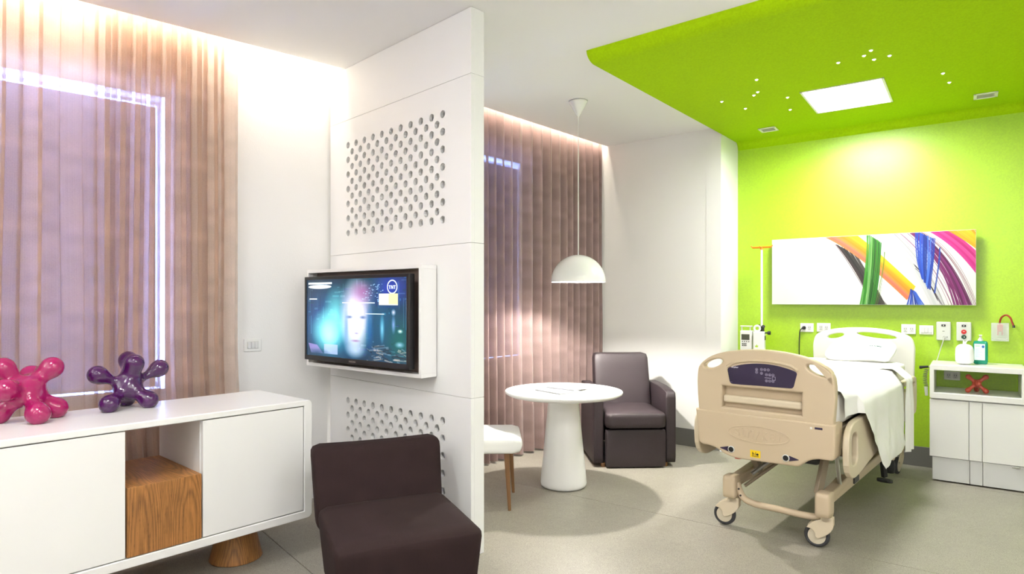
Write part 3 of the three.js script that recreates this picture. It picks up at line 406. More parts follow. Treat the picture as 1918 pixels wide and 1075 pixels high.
// ------------------------------------------------------------------ hospital bed
const BD = { o: [1.641, 3.965], turn: -41.5 };
const spline = (pts) => { const s = new THREE.Shape(); s.moveTo(...pts[0]); s.splineThru(pts.slice(1).map((p) => new THREE.Vector2(...p))); return s; };
const ellipse = (x, y, a, b, rot) => { const p = new THREE.Path(); p.absellipse(x, y, a, b, 0, Math.PI * 2, true, rot); return p; };
{
  const o = thing('hospital_bed', 'beige hospital bed on castors with curved footboard and raised side rails', 'bed', BD.o[0], 0, BD.o[1], BD.turn);
  // footboard
  const half = [[0.400, 0.750], [0.41, 0.88], [0.411, 0.985], [0.392, 1.055], [0.31, 1.117], [0.18, 1.154]], outline = [...half, [0, 1.169], ...half.slice().reverse().map(([x, y]) => [-x, y])];
  const fs = spline(outline); fs.closePath(); for (const s of [-1, 1]) fs.holes.push(ellipse(0.008 + s * 0.312, 1.066, 0.064, 0.024, -s * 0.36));
  fs.holes.push((() => { const p = new THREE.Path(); const [a, b, c, d] = [-0.245, 0.232, 0.798, 0.930]; p.moveTo(a, c); p.lineTo(a, d); p.lineTo(b, d); p.lineTo(b, c); p.closePath(); return p; })());
  const fb = mesh('footboard', metricUV(extrude(fs, 0.062, 0.012, 20, 4).translate(0, 0, 0.138)), M.beige, o);
  mesh('slot_back', span(-0.25, 0.237, 0.79, 0.937, 0.142, 0.152, 0.002), M.beige, fb);
  mesh('slot_bar', rbox(0.474, 0.046, 0.034, 0.014, -0.006, 0.85, 0.172, 4), M.beigeLight, fb);
  mesh('console_hood', tube([[-0.212, 1.052, 0.198], [-0.17, 1.079, 0.2], [-0.09, 1.097, 0.2], [0, 1.103, 0.2], [0.09, 1.098, 0.2], [0.175, 1.082, 0.2], [0.212, 1.056, 0.198]], 0.010, 40, 10), M.beige, fb);
  const cs = new THREE.Shape(); cs.moveTo(-0.195, 1.05); cs.quadraticCurveTo(0, 1.118, 0.19, 1.056); cs.quadraticCurveTo(0.212, 1.048, 0.205, 1.03); cs.lineTo(0.19, 0.968); cs.quadraticCurveTo(0.186, 0.952, 0.168, 0.952); cs.lineTo(-0.172, 0.948); cs.quadraticCurveTo(-0.19, 0.948, -0.194, 0.965); cs.lineTo(-0.207, 1.03); cs.quadraticCurveTo(-0.208, 1.045, -0.195, 1.05);
  const cg = extrude(cs, 0.005, 0.001, 16).translate(0, 0, 0.1985), cuv = cg.attributes.uv, cp = cg.attributes.position; for (let i = 0; i < cuv.count; i++) cuv.setXY(i, (cp.getX(i) + 0.215) / 0.43, (cp.getY(i) - 0.94) / 0.155);
  const ctex = canvasTex(1024, 370, (g, w, h) => { g.fillStyle = '#2a1f3c'; g.fillRect(0, 0, w, h); g.fillStyle = '#e9e6f0'; g.font = 'bold italic 30px sans-serif'; g.fillText('stryker', 75, 110); g.strokeStyle = g.fillStyle = '#b9b2c8'; g.lineWidth = 4;
    const ic = (x, y, k) => { g.beginPath(); g.arc(x, y, 17, 0, 7); g.stroke(); if (k) { g.beginPath(); g.moveTo(x - 9, y + 6); g.lineTo(x, y - 9); g.lineTo(x + 9, y + 6); g.fill(); } else g.fillRect(x - 8, y - 3, 16, 6); };
    ic(450, 110, 1); ic(450, 150, 0); for (let i = 0; i < 3; i++) ic(520 + i * 48, 105, i % 2); ic(520, 160, 1); for (let i = 0; i < 3; i++) for (let j = 0; j < 2; j++) ic(590 + i * 46, 175 + j * 88, (i + j) % 2); g.fillRect(565, 218, 90, 6); g.strokeRect(672, 200, 42, 46); g.font = '16px sans-serif'; g.fillText('lock', 62, 330); });
  mesh('control_console', cg, std(0xffffff, 0.3, { map: ctex }), fb);
  // foot end body
  const ls = new THREE.Shape(); ls.moveTo(-0.42, 0.768); ls.lineTo(0.416, 0.768); ls.lineTo(0.408, 0.585); ls.quadraticCurveTo(0.406, 0.562, 0.385, 0.562); ls.lineTo(0.33, 0.561); ls.quadraticCurveTo(0.27, 0.552, 0.232, 0.512); ls.quadraticCurveTo(0.222, 0.5, 0.2, 0.497); ls.lineTo(-0.13, 0.487); ls.quadraticCurveTo(-0.2, 0.487, -0.25, 0.515); ls.quadraticCurveTo(-0.3, 0.545, -0.36, 0.542); ls.quadraticCurveTo(-0.395, 0.543, -0.397, 0.57); ls.lineTo(-0.42, 0.768);
  const fe = mesh('foot_end_panel', metricUV(extrude(ls, 0.15, 0.012, 12, 3).translate(0, 0, 0.055)), M.beige, o);
  const ring = new THREE.Shape(); ring.absellipse(-0.02, 0.652, 0.19, 0.054, 0, Math.PI * 2); ring.holes.push(ellipse(-0.02, 0.652, 0.178, 0.046, 0)); mesh('badge_ring', extrude(ring, 0.005, 0.0015, 48).translate(0, 0, 0.2035), M.beige, fe);
  mesh('badge_lettering', text('stryker', 0.062, 0.005).translate(-0.02, 0.65, 0.204), M.beige, fe).userData.label = 'raised maker lettering';
  const yt = canvasTex(128, 96, (g, w, h) => { g.fillStyle = '#e8c400'; g.fillRect(0, 0, w, h); g.fillStyle = '#1b1a10'; g.font = 'bold 54px sans-serif'; g.fillText('h', 22, 66); g.fillRect(64, 24, 8, 44); g.beginPath(); g.arc(90, 52, 15, 0, 7); g.fill(); g.fillRect(20, 74, 86, 8); });
  mesh('warning_sticker', new THREE.PlaneGeometry(0.062, 0.044).translate(-0.033, 0.534, 0.2056), std(0xffffff, 0.5, { map: yt }), fe);
  for (const [s, x] of [[-1, -0.182], [1, 0.146]]) { const tr = shapeOf([[s * 0.02, -0.016], [s * 0.072, -0.002], [s * 0.072, 0.002], [s * 0.02, 0.016], [s * 0.012, 0]]); mesh('height_arrow', extrude(tr, 0.002).translate(x, 0.54, 0.2045), M.navy, fe); mesh('button', cyl(0.016, 0.006, x, 0.54, 0.207, 'z', 20), M.black, fe); mesh('button_rim', lathe([[0.015, 0], [0.021, 0], [0.021, 0.005], [0.016, 0.006]], 24).rotateX(Math.PI / 2).translate(x, 0.54, 0.2045), M.greyPlastic, fe); }
  mesh('name_plate', rbox(0.042, 0.012, 0.002, 0.0008, 0.326, 0.737, 0.2055), M.navy, fe); mesh('name_plate', rbox(0.012, 0.012, 0.001, 0.0004, 0.286, 0.735, 0.2055), M.cream, fe);
  mesh('push_button', cyl(0.022, 0.018, -0.16, 0.486, 0.15, 'y', 20), M.red, fe);
  // litter frame and deck
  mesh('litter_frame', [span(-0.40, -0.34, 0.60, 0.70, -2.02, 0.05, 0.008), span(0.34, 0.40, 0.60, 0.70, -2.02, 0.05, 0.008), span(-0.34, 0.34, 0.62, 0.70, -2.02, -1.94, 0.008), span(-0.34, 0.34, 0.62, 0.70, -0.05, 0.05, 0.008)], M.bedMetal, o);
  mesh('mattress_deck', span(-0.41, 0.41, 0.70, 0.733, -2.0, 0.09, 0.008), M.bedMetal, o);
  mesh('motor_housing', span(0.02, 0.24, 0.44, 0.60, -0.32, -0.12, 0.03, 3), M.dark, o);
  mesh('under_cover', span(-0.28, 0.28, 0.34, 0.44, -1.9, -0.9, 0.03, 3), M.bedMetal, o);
  // base
  for (const x of [-0.25, 0.31]) { mesh('base_beam', [beam([x, 0.285, -2.13], [x, 0.285, 0], 0.06, 0.07, 0.012), beam([x, 0.32, -0.42], [x, 0.295, -0.02], 0.066, 0.05, 0.012)], M.beige, o); mesh('corner_post', softBox(0.088, 0.145, 0.11, 0.016, 5, (v) => { v.x += x; v.y += 0.262; v.z += 0.03; }), M.beige, o); mesh('corner_post', softBox(0.088, 0.145, 0.11, 0.016, 5, (v) => { v.x += x; v.y += 0.262; v.z += -2.13; }), M.beige, o); }
  mesh('cross_tube', tube([[-0.215, 0.29, 0.03], [-0.2, 0.24, 0.03], [-0.17, 0.195, 0.03], [-0.11, 0.175, 0.03], [0.05, 0.172, 0.03], [0.2, 0.17, 0.03], [0.275, 0.18, 0.03], [0.31, 0.22, 0.03]], 0.021, 60, 12), M.beige, o);
  mesh('cross_tube', beam([-0.22, 0.27, -2.13], [0.28, 0.27, -2.13], 0.05, 0.05), M.beige, o);
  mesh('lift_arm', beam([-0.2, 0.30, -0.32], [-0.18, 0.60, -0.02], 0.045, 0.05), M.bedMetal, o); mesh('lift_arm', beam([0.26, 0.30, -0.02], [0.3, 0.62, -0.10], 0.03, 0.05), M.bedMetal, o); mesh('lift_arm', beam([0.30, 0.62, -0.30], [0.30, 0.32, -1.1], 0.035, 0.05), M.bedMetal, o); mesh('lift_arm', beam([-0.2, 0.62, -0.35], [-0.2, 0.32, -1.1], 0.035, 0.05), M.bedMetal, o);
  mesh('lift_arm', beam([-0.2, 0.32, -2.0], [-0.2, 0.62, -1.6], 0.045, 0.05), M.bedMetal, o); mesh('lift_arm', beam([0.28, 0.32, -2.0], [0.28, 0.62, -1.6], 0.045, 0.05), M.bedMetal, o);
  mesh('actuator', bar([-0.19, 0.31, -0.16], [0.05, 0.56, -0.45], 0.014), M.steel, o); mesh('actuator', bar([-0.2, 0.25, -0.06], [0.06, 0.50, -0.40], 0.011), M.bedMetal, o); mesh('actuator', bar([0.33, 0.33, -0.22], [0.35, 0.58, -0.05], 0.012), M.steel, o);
  for (const [x, y] of [[-0.185, 0.215], [-0.196, 0.255]]) mesh('bolt', cyl(0.006, 0.006, x, y, 0.052, 'z', 10), M.dark, o);
  const casterParts = (x, z, trail, a) => {
    const c = new THREE.Group(); c.name = 'castor'; c.position.set(x, 0, z); c.rotation.y = a; o.add(c); const w = -trail;
    mesh('wheel', [cyl(0.049, 0.036, w, 0.071, 0, 'z', 36), cyl(0.02, 0.042, w, 0.071, 0, 'z', 20), cyl(0.006, 0.048, w, 0.071, 0, 'z', 10)], M.wheel, c); mesh('tyre', new THREE.TorusGeometry(0.0585, 0.0122, 12, 40).scale(1, 1, 1.35).translate(w, 0.0712, 0), M.tyre, c);
    const fk = new THREE.Shape(); fk.moveTo(w - 0.055, 0.115); fk.quadraticCurveTo(w - 0.03, 0.165, 0.02, 0.185); fk.lineTo(0.05, 0.19); fk.lineTo(0.05, 0.14); fk.quadraticCurveTo(0.035, 0.09, w + 0.01, 0.06); fk.quadraticCurveTo(w - 0.012, 0.062, w - 0.008, 0.085); fk.quadraticCurveTo(w - 0.02, 0.115, w - 0.055, 0.115);
    mesh('fork', [extrude(fk, 0.010, 0.003).translate(0, 0, 0.020), extrude(fk, 0.010, 0.003).translate(0, 0, -0.030), span(-0.02, 0.045, 0.155, 0.192, -0.03, 0.03, 0.008)], M.beigeLight, c); mesh('stem', cyl(0.02, 0.03, 0.012, 0.195, 0), M.beige, c);
  };
  casterParts(-0.25, 0.03, 0.045, 0.12); casterParts(0.31, 0.03, 0.04, 0.16); casterParts(-0.25, -2.13, 0.04, 1.4); casterParts(0.31, -2.13, 0.04, 1.5);
  mesh('wheel_cover', [cyl(0.115, 0.05, 0.345, 0.33, -1.62, 'x', 28), span(0.32, 0.37, 0.3, 0.46, -1.72, -1.5, 0.012)], M.beige, o);
  mesh('brake_pedal', [beam([0.34, 0.30, -1.36], [0.35, 0.13, -1.38], 0.03, 0.04), softBox(0.09, 0.035, 0.13, 0.012, 4, (v) => { v.y += 0.115 + v.z * 0.25; v.x += 0.36; v.z += -1.34; }), softBox(0.09, 0.10, 0.05, 0.014, 4, (v) => { v.y += 0.2 ; v.x += 0.36; v.z += -1.45; })], M.blackMatt, o);
  mesh('beam_latch', span(0.338, 0.35, 0.27, 0.31, -0.62, -0.5, 0.003), M.dark, o);
  // side rails: shape in (z, y), pushed out along x
  const rail = (x, pts, hole, name) => {
    const s = spline(pts); s.closePath(); if (hole) { const q = roundRect(...hole); s.holes.push(new THREE.Path(q.getPoints(8).reverse())); }
    const g = basis(extrude(s, 0.036, 0.009, 14, 3), [0, 0, 1], [0, 1, 0], [-1, 0, 0]).translate(x + 0.018, 0, 0); return mesh(name, metricUV(g), M.beigeLight, o);
  };
  const footRail = [[0.125, 0.53], [0.132, 0.62], [0.112, 0.70], [0.04, 0.752], [-0.09, 0.768], [-0.45, 0.77], [-0.72, 0.765], [-0.80, 0.72], [-0.82, 0.62], [-0.78, 0.53], [-0.6, 0.49], [-0.35, 0.465], [-0.06, 0.435], [0.05, 0.448], [0.105, 0.487]];
  const headRail = [[-1.43, 0.56], [-1.42, 0.70], [-1.44, 0.81], [-1.5, 0.845], [-1.75, 0.85], [-1.98, 0.845], [-2.03, 0.80], [-2.04, 0.68], [-2.02, 0.57], [-1.94, 0.545], [-1.7, 0.54], [-1.5, 0.54]];
  for (const s of [1, -1]) {
    const r = rail(s * 0.448, footRail, [-0.07, 0.062, 0.515, 0.70, 0.045], 'side_rail');
    mesh('rail_panel', span(s * 0.44 - 0.020, s * 0.44 + 0.020, 0.53, 0.70, -0.68, -0.11, 0.012, 3), M.beigeLight, r); mesh('rail_control', span(s * 0.44 - 0.022, s * 0.44 + 0.022, 0.54, 0.60, -0.42, -0.34, 0.006), M.black, r); mesh('rail_arm', beam([s * 0.40, 0.66, -0.4], [s * 0.44, 0.48, -0.42], 0.03, 0.05), M.bedMetal, r);
    const r2 = rail(s * 0.44, headRail, [-1.97, -1.5, 0.77, 0.805, 0.016], 'side_rail'); mesh('rail_panel', span(s * 0.44 - 0.020, s * 0.44 + 0.020, 0.58, 0.72, -1.96, -1.52, 0.012, 3), M.beigeLight, r2); mesh('rail_arm', beam([s * 0.40, 0.66, -1.7], [s * 0.44, 0.58, -1.7], 0.03, 0.05), M.bedMetal, r2);
  }
  // headboard
  const hh = [[0.385, 0.80], [0.392, 0.98], [0.39, 1.09], [0.355, 1.165], [0.24, 1.208], [0.12, 1.226]], ho = [...hh, [0, 1.231], ...hh.slice().reverse().map(([x, y]) => [-x, y])], hs = spline(ho); hs.closePath();
  hs.holes.push(ellipse(-0.205, 1.152, 0.068, 0.020, 0.22)); hs.holes.push(ellipse(0.115, 1.165, 0.148, 0.021, -0.10));
  mesh('headboard', metricUV(extrude(hs, 0.045, 0.010, 20, 3).translate(0.05, 0, -2.07)), M.cream, o); mesh('headboard_post', [span(-0.2, -0.15, 0.66, 0.85, -2.055, -2.02), span(0.25, 0.30, 0.66, 0.85, -2.055, -2.02)], M.bedMetal, o);
}
const bedItem = (name, geo, mat, label, cat) => { const m = mesh(name, geo, mat, scene); m.position.set(BD.o[0], 0, -BD.o[1]); m.rotation.y = R(BD.turn); return tag(m, label, cat); };
bedItem('mattress', softBox(0.82, 0.205, 2.02, 0.05, 16, (v) => { v.y += 0.838; v.z += -0.905; v.y += 0.028 * Math.max(0, Math.min(1, (-1.25 - v.z) / 0.4)); }), M.mattress, 'off white mattress on the hospital bed', 'mattress');
{
  // sheet: a cloth laid over the mattress, hanging down the right side in a long point
  const nz = 110, nu = 90, pos = [], uv = [], idx = [], zA = 0.095, zB = -1.30;
  const hem = (z) => { const L = (a, b, t) => a + (b - a) * Math.max(0, Math.min(1, t)); if (z > -0.13) return 0.80; if (z > -0.58) return L(0.80, 0.375, (-0.13 - z) / 0.45); if (z > -1.27) return L(0.385, 0.415, (-0.58 - z) / 0.69) ; return 0.415; };
  for (let i = 0; i <= nz; i++) {
    const z = zA + (zB - zA) * i / nz, h = hem(z), path = [[-0.432, 0.83], [-0.430, 0.90], [-0.415, 0.935], [-0.38, 0.948], [0, 0.953], [0.37, 0.950], [0.415, 0.938], [0.445, 0.905], [0.478, 0.855], [0.482, 0.80], [0.484, Math.min(0.799, (0.80 + h) / 2)], [0.486, Math.min(h, 0.798)]];
    if (z > -0.13) for (const p of path) if (p[0] > 0.43) { p[0] = 0.430 + 0.02 * Math.max(0, (0.02 - z) / 0.15); }
    const len = [0]; for (let k = 1; k < path.length; k++) len.push(len[k - 1] + Math.hypot(path[k][0] - path[k - 1][0], path[k][1] - path[k - 1][1]));
    for (let j = 0; j <= nu; j++) {
      const t = j / nu * len[len.length - 1]; let k = 1; while (k < path.length - 1 && len[k] < t) k++; const f = (t - len[k - 1]) / Math.max(1e-6, len[k] - len[k - 1]);
      let x = path[k - 1][0] + (path[k][0] - path[k - 1][0]) * f, y = path[k - 1][1] + (path[k][1] - path[k - 1][1]) * f; const drop = Math.max(0, Math.min(1, (0.86 - y) / 0.4)), top = y > 0.93;
      const w = vnoise(x * 6 + 20, z * 5 + 40, 999, 999) - 0.5, w2 = vnoise(x * 17 + 20, z * 15 + 40, 999, 999) - 0.5, w3 = vnoise(y * 6 + 3, z * 7 + 40, 999, 999) - 0.5, w4 = vnoise(y * 16 + 3, z * 20 + 40, 999, 999) - 0.5;
      if (top) y += Math.max(-0.001, w * 0.010 + w2 * 0.006 + 0.004); else if (x > 0.4) x += 0.004 + drop * (0.020 + w3 * 0.035 + w4 * 0.012 + (z < -1.27 ? 0.014 * Math.sin((z + 1.27) * 52) : 0.010 * Math.sin(z * 17)));
      pos.push(x, y + (j === nu ? w4 * 0.012 : 0), z + (i === nz ? w * 0.02 : 0)); uv.push(t, z);
    }
  }
  for (let i = 0; i < nz; i++) for (let j = 0; j < nu; j++) { const a = i * (nu + 1) + j, b = a + 1, c = a + nu + 1, d = c + 1; idx.push(a, b, d, a, d, c); }
  const g = new THREE.BufferGeometry(); g.setAttribute('position', new THREE.Float32BufferAttribute(pos, 3)); g.setAttribute('uv', new THREE.Float32BufferAttribute(uv, 2)); g.setIndex(idx); g.computeVertexNormals();
  bedItem('bed_sheet', g, M.sheet, 'white bed sheet spread over the mattress, hanging down in a point at the right', 'sheet');
  const g2 = new THREE.BufferGeometry(), p2 = [], u2 = [], i2 = [], n2 = 24, m2 = 30;
  for (let i = 0; i <= n2; i++) for (let j = 0; j <= m2; j++) { const z = -1.27 - 0.24 * i / n2, t = j / m2, y = 0.955 - 0.60 * Math.max(0, t - 0.22) / 0.78, x = t < 0.22 ? 0.33 + 0.10 * t / 0.22 : 0.43 + Math.min(0.085, (t - 0.22) * 0.9) + 0.016 * Math.sin(z * 60) * Math.min(1, (t - 0.22) * 3); p2.push(x, y + (t < 0.22 ? 0.006 : 0.005), z); u2.push(z, t); }
  for (let i = 0; i < n2; i++) for (let j = 0; j < m2; j++) { const a = i * (m2 + 1) + j; i2.push(a, a + m2 + 1, a + 1, a + 1, a + m2 + 1, a + m2 + 2); }
  g2.setAttribute('position', new THREE.Float32BufferAttribute(p2, 3)); g2.setAttribute('uv', new THREE.Float32BufferAttribute(u2, 2)); g2.setIndex(i2); g2.computeVertexNormals();
  bedItem('folded_sheet', g2, M.sheet, 'narrow folded white sheet end hanging beside the head side rail', 'sheet');
}
{
  const pt = canvasTex(1024, 700, (g, w, h) => { g.fillStyle = '#f2f2f1'; g.fillRect(0, 0, w, h); g.strokeStyle = '#12453f'; g.fillStyle = '#12453f'; g.lineWidth = 13; g.save(); g.translate(760, 455); g.beginPath(); g.ellipse(0, 0, 42, 30, 0, 0, 7); g.stroke(); g.beginPath(); g.moveTo(-30, -4); g.lineTo(-95, -16); g.lineTo(-70, 22); g.fill(); g.beginPath(); g.moveTo(24, -22); g.lineTo(110, -34); g.lineTo(84, 8); g.lineTo(30, 6); g.fill(); g.fillRect(-16, -12, 36, 26); g.restore(); });
  const g = softBox(0.50, 0.125, 0.33, 0.055, 18, (v) => { const e = Math.max(Math.abs(v.x) / 0.25, Math.abs(v.z) / 0.17); v.y *= 1.12 - 0.72 * e ** 3; v.y += 0.012 * Math.sin(v.x * 14) * e; v.x *= 1 - 0.06 * (v.z / 0.18) ** 2; });
  const p = g.attributes.position, u = g.attributes.uv; for (let i = 0; i < u.count; i++) u.setXY(i, p.getX(i) / 0.50 + 0.5, 0.5 - p.getZ(i) / 0.34);
  g.rotateX(0.32).translate(0.095, 1.046, -1.79); bedItem('pillow', g, std(0xffffff, 0.95, { map: pt }), 'white pillow with a dark green emblem against the headboard', 'pillow');
}
// ------------------------------------------------------------------ infusion stand and pumps
const GF = { o: K.D, turn: -36 };
const wallThing = (name, label, cat, s, y, z, group) => { const p = along(GF, s, z); return thing(name, label, cat, p[0], y, p[1], GF.turn, group); };
{
  const o = wallThing('iv_stand', 'white infusion stand with an orange hook at its top, behind the bed', 'iv stand', 0.302, 0, 0.26);
  mesh('pole', [bar([0, 0.06, 0], [0, 1.2, 0], 0.016), bar([0, 1.15, 0], [0, 1.96, 0], 0.0105)], M.plastic, o); mesh('hook', [bar([-0.085, 1.978, 0], [0.085, 1.978, 0], 0.010), bar([-0.085, 1.978, 0], [-0.10, 1.995, 0], 0.006), bar([0.085, 1.978, 0], [0.10, 1.995, 0], 0.006), bar([0, 1.955, 0], [0, 1.985, 0], 0.016, 0.012), bar([0, 1.978, -0.07], [0, 1.978, 0.07], 0.007)], M.orange, o);
  mesh('height_clamp', [cyl(0.024, 0.05, 0, 1.185, 0), bar([0, 1.19, 0.02], [0.03, 1.215, 0.05], 0.012, 0.016), bar([-0.01, 1.2, 0.02], [-0.018, 1.222, 0.04], 0.01, 0.014)], M.blackMatt, o);
  for (let k = 0; k < 5; k++) { const a = k * 1.2566 + 0.3; mesh('foot', [bar([0, 0.075, 0], [0.19 * Math.cos(a), 0.05, 0.19 * Math.sin(a)], 0.016, 0.012), new THREE.SphereGeometry(0.024, 14, 10).translate(0.19 * Math.cos(a), 0.024, 0.19 * Math.sin(a))], M.greyPlastic, o); }
}
{
  const o = wallThing('infusion_pump', 'grey infusion pump with dark display and keypad, left on the stand', 'pump', 0.175, 0.98, 0.30, 'infusion pumps');
  mesh('case', span(-0.056, 0.056, 0, 0.19, -0.04, 0.04, 0.008, 3), M.plastic, o); mesh('display', span(-0.042, 0.034, 0.10, 0.155, 0.0395, 0.042, 0.001), std([0.06, 0.065, 0.04], 0.3), o);
  for (let i = 0; i < 4; i++) mesh('key', rbox(0.009, 0.009, 0.004, 0.001, -0.032 + i * 0.02, 0.085, 0.041), M.dark, o); for (let i = 0; i < 3; i++) for (let j = 0; j < 2; j++) mesh('key', rbox(0.012, 0.010, 0.004, 0.001, -0.032 + i * 0.016, 0.062 - j * 0.016, 0.041), M.dark, o);
  mesh('handle', [bar([-0.05, 0.19, 0], [-0.05, 0.228, 0], 0.006), bar([0.03, 0.19, 0], [0.03, 0.228, 0], 0.006), rbox(0.115, 0.012, 0.03, 0.005, -0.005, 0.232, 0)], M.greyPlastic, o); mesh('pole_clamp', [span(0.05, 0.108, 0.09, 0.14, -0.055, -0.02, 0.006)], M.greyPlastic, o);
  const q = wallThing('infusion_pump', 'white infusion pump with a green mark, clamped right on the stand', 'pump', 0.296, 0.955, 0.325, 'infusion pumps');
  mesh('case', span(-0.052, 0.052, 0, 0.21, -0.035, 0.035, 0.012, 3), M.plastic, q); mesh('clamp_knob', [cyl(0.006, 0.03, 0.066, 0.198, 0, 'x'), cyl(0.018, 0.024, 0.09, 0.198, 0, 'x', 18)], M.blackMatt, q); mesh('tube_reel', new THREE.TorusGeometry(0.026, 0.010, 10, 28).translate(-0.02, 0.238, 0), M.plastic, q);
  mesh('side_clip', span(0.052, 0.058, 0.13, 0.17, -0.01, 0.01, 0.002), M.dark, q); mesh('mark', extrude(shapeOf([[-0.014, 0.06], [-0.02, 0.075], [-0.008, 0.072], [-0.004, 0.09], [0.004, 0.072], [0.012, 0.08], [0.008, 0.06]]), 0.001).translate(-0.012, 0, 0.035), std([0.42, 0.62, 0.02], 0.5), q); mesh('pole_clamp', span(-0.02, 0.03, 0.08, 0.13, -0.05, -0.035, 0.004), M.greyPlastic, q);
}
// ------------------------------------------------------------------ canvas painting
{
  const o = wallThing('canvas_painting', 'wide white canvas with sweeping coloured brush strokes above the bed', 'painting', 1.166, 1.742, 0.07);
  const art = canvasTex(2048, 806, (g, w, h) => {
    g.fillStyle = '#fbfbfa'; g.fillRect(0, 0, w, h);
    const bundle = (p, q, n, cols, lw, jit, alpha = 1) => { for (let i = 0; i < n; i++) { const t = (i + rnd() * 0.8) / n, a = p.map((v, k) => v + (q[k] - v) * t + (rnd() - 0.5) * jit); g.globalAlpha = alpha * (0.7 + rnd() * 0.3); g.strokeStyle = cols[Math.min(cols.length - 1, Math.floor(t * cols.length + (rnd() - 0.5) * 0.7 + 0.001) < 0 ? 0 : Math.min(cols.length - 1, Math.floor(t * cols.length)))]; g.lineWidth = lw * (0.5 + rnd()); g.beginPath(); g.moveTo(a[0] * w, a[1] * h); g.bezierCurveTo(a[2] * w, a[3] * h, a[4] * w, a[5] * h, a[6] * w, a[7] * h); g.stroke(); } g.globalAlpha = 1; };
    bundle([0.352, 0.12, 0.42, 0.35, 0.47, 0.60, 0.545, 1.03], [0.46, 0.28, 0.50, 0.52, 0.56, 0.75, 0.60, 1.03], 26, ['#3b3434', '#2b2727', '#3a3634', '#4a4442'], 11, 0.008); bundle([0.345, 0.11, 0.41, 0.36, 0.46, 0.62, 0.535, 1.03], [0.36, 0.12, 0.43, 0.35, 0.5, 0.66, 0.62, 1.03], 9, ['#4a2a34', '#3a3032'], 3.5, 0.004);
    bundle([0.285, -0.02, 0.42, 0.18, 0.55, 0.50, 0.70, 0.93], [0.44, -0.04, 0.53, 0.16, 0.63, 0.45, 0.735, 0.75], 46, ['#f2864f', '#ee7a5c', '#f0856a', '#f59a4a', '#f79a1e', '#f9a71c', '#fbb81a', '#ffcb10', '#ffd21a'], 13, 0.004);
    bundle([0.53, -0.03, 0.64, 0.20, 0.72, 0.52, 0.80, 1.05], [0.63, -0.03, 0.72, 0.24, 0.82, 0.62, 0.87, 1.05], 44, ['#f3f3f4', '#e2e2e5', '#d6d7da', '#e6e6e8', '#dcdce0'], 9, 0.006, 0.9); bundle([0.60, -0.03, 0.70, 0.20, 0.80, 0.62, 0.86, 1.05], [0.64, -0.03, 0.73, 0.24, 0.83, 0.62, 0.875, 1.05], 5, ['#a9a4a4', '#7a7478'], 2.2, 0.01);
    bundle([0.635, -0.02, 0.74, 0.22, 0.84, 0.62, 0.885, 1.05], [0.71, -0.03, 0.80, 0.20, 0.90, 0.62, 0.955, 1.05], 7, ['#7a2a5e', '#6a1c4c', '#5a1a40'], 4, 0.01); bundle([0.70, -0.03, 0.82, 0.25, 0.88, 0.60, 0.915, 1.05], [0.74, -0.03, 0.86, 0.22, 0.94, 0.62, 0.985, 1.05], 30, ['#7a1f66', '#85206c', '#6a1c5a', '#8a2a78', '#5f1850'], 9, 0.012); bundle([0.76, 0.0, 0.88, 0.25, 0.95, 0.65, 0.99, 1.05], [0.78, 0.0, 0.89, 0.22, 0.97, 0.62, 1.01, 1.05], 4, ['#6a1a3c', '#7a2a4a'], 4, 0.01); bundle([0.725, 0.42, 0.77, 0.55, 0.80, 0.7, 0.83, 0.9], [0.74, 0.5, 0.79, 0.62, 0.82, 0.8, 0.86, 1.02], 5, ['#2a2228', '#3a2a34'], 4, 0.006);
    bundle([0.79, -0.03, 0.87, 0.12, 0.94, 0.30, 1.02, 0.66], [0.88, -0.03, 0.93, 0.08, 0.98, 0.22, 1.02, 0.36], 34, ['#e0389a', '#d92c8c', '#e84aa0', '#cf2780', '#e23c94'], 11, 0.006); bundle([0.875, -0.03, 0.92, 0.06, 0.97, 0.16, 1.02, 0.30], [1.0, -0.04, 1.01, 0.02, 1.02, 0.06, 1.03, 0.12], 22, ['#f9b81a', '#ffc81c', '#ffd21c', '#f8a81a'], 12, 0.006);
    bundle([0.735, -0.02, 0.735, 0.25, 0.745, 0.45, 0.765, 0.62], [0.825, 0.10, 0.825, 0.30, 0.815, 0.50, 0.80, 0.80], 34, ['#1f48c0', '#2a5ad8', '#16389c', '#4a7ae8', '#1c40b0'], 8, 0.010); bundle([0.715, 0.78, 0.71, 0.88, 0.70, 0.95, 0.695, 1.04], [0.735, 0.82, 0.75, 0.88, 0.765, 0.95, 0.785, 1.04], 24, ['#1f48c0', '#16389c', '#3a66d8'], 8, 0.006); bundle([0.845, 0.22, 0.845, 0.4, 0.83, 0.6, 0.82, 0.84], [0.85, 0.22, 0.85, 0.4, 0.835, 0.6, 0.825, 0.84], 4, ['#2a4ab0'], 4, 0.006);
    bundle([0.505, -0.03, 0.505, 0.3, 0.495, 0.6, 0.468, 1.04], [0.575, 0.12, 0.575, 0.42, 0.565, 0.7, 0.545, 1.04], 40, ['#3f9a24', '#2f8a1c', '#57b030', '#247018', '#3a9020', '#2a7a20'], 8, 0.008); bundle([0.515, -0.02, 0.515, 0.3, 0.51, 0.6, 0.50, 1.04], [0.57, 0.14, 0.57, 0.42, 0.56, 0.7, 0.53, 1.04], 9, ['#e8f2e0', '#123c12', '#0f3010'], 2.6, 0.008); bundle([0.59, 0.26, 0.59, 0.45, 0.565, 0.8, 0.545, 1.03], [0.595, 0.24, 0.595, 0.5, 0.58, 0.8, 0.56, 1.03], 5, ['#6a9a24', '#4a7a1c'], 3, 0.006);
  });
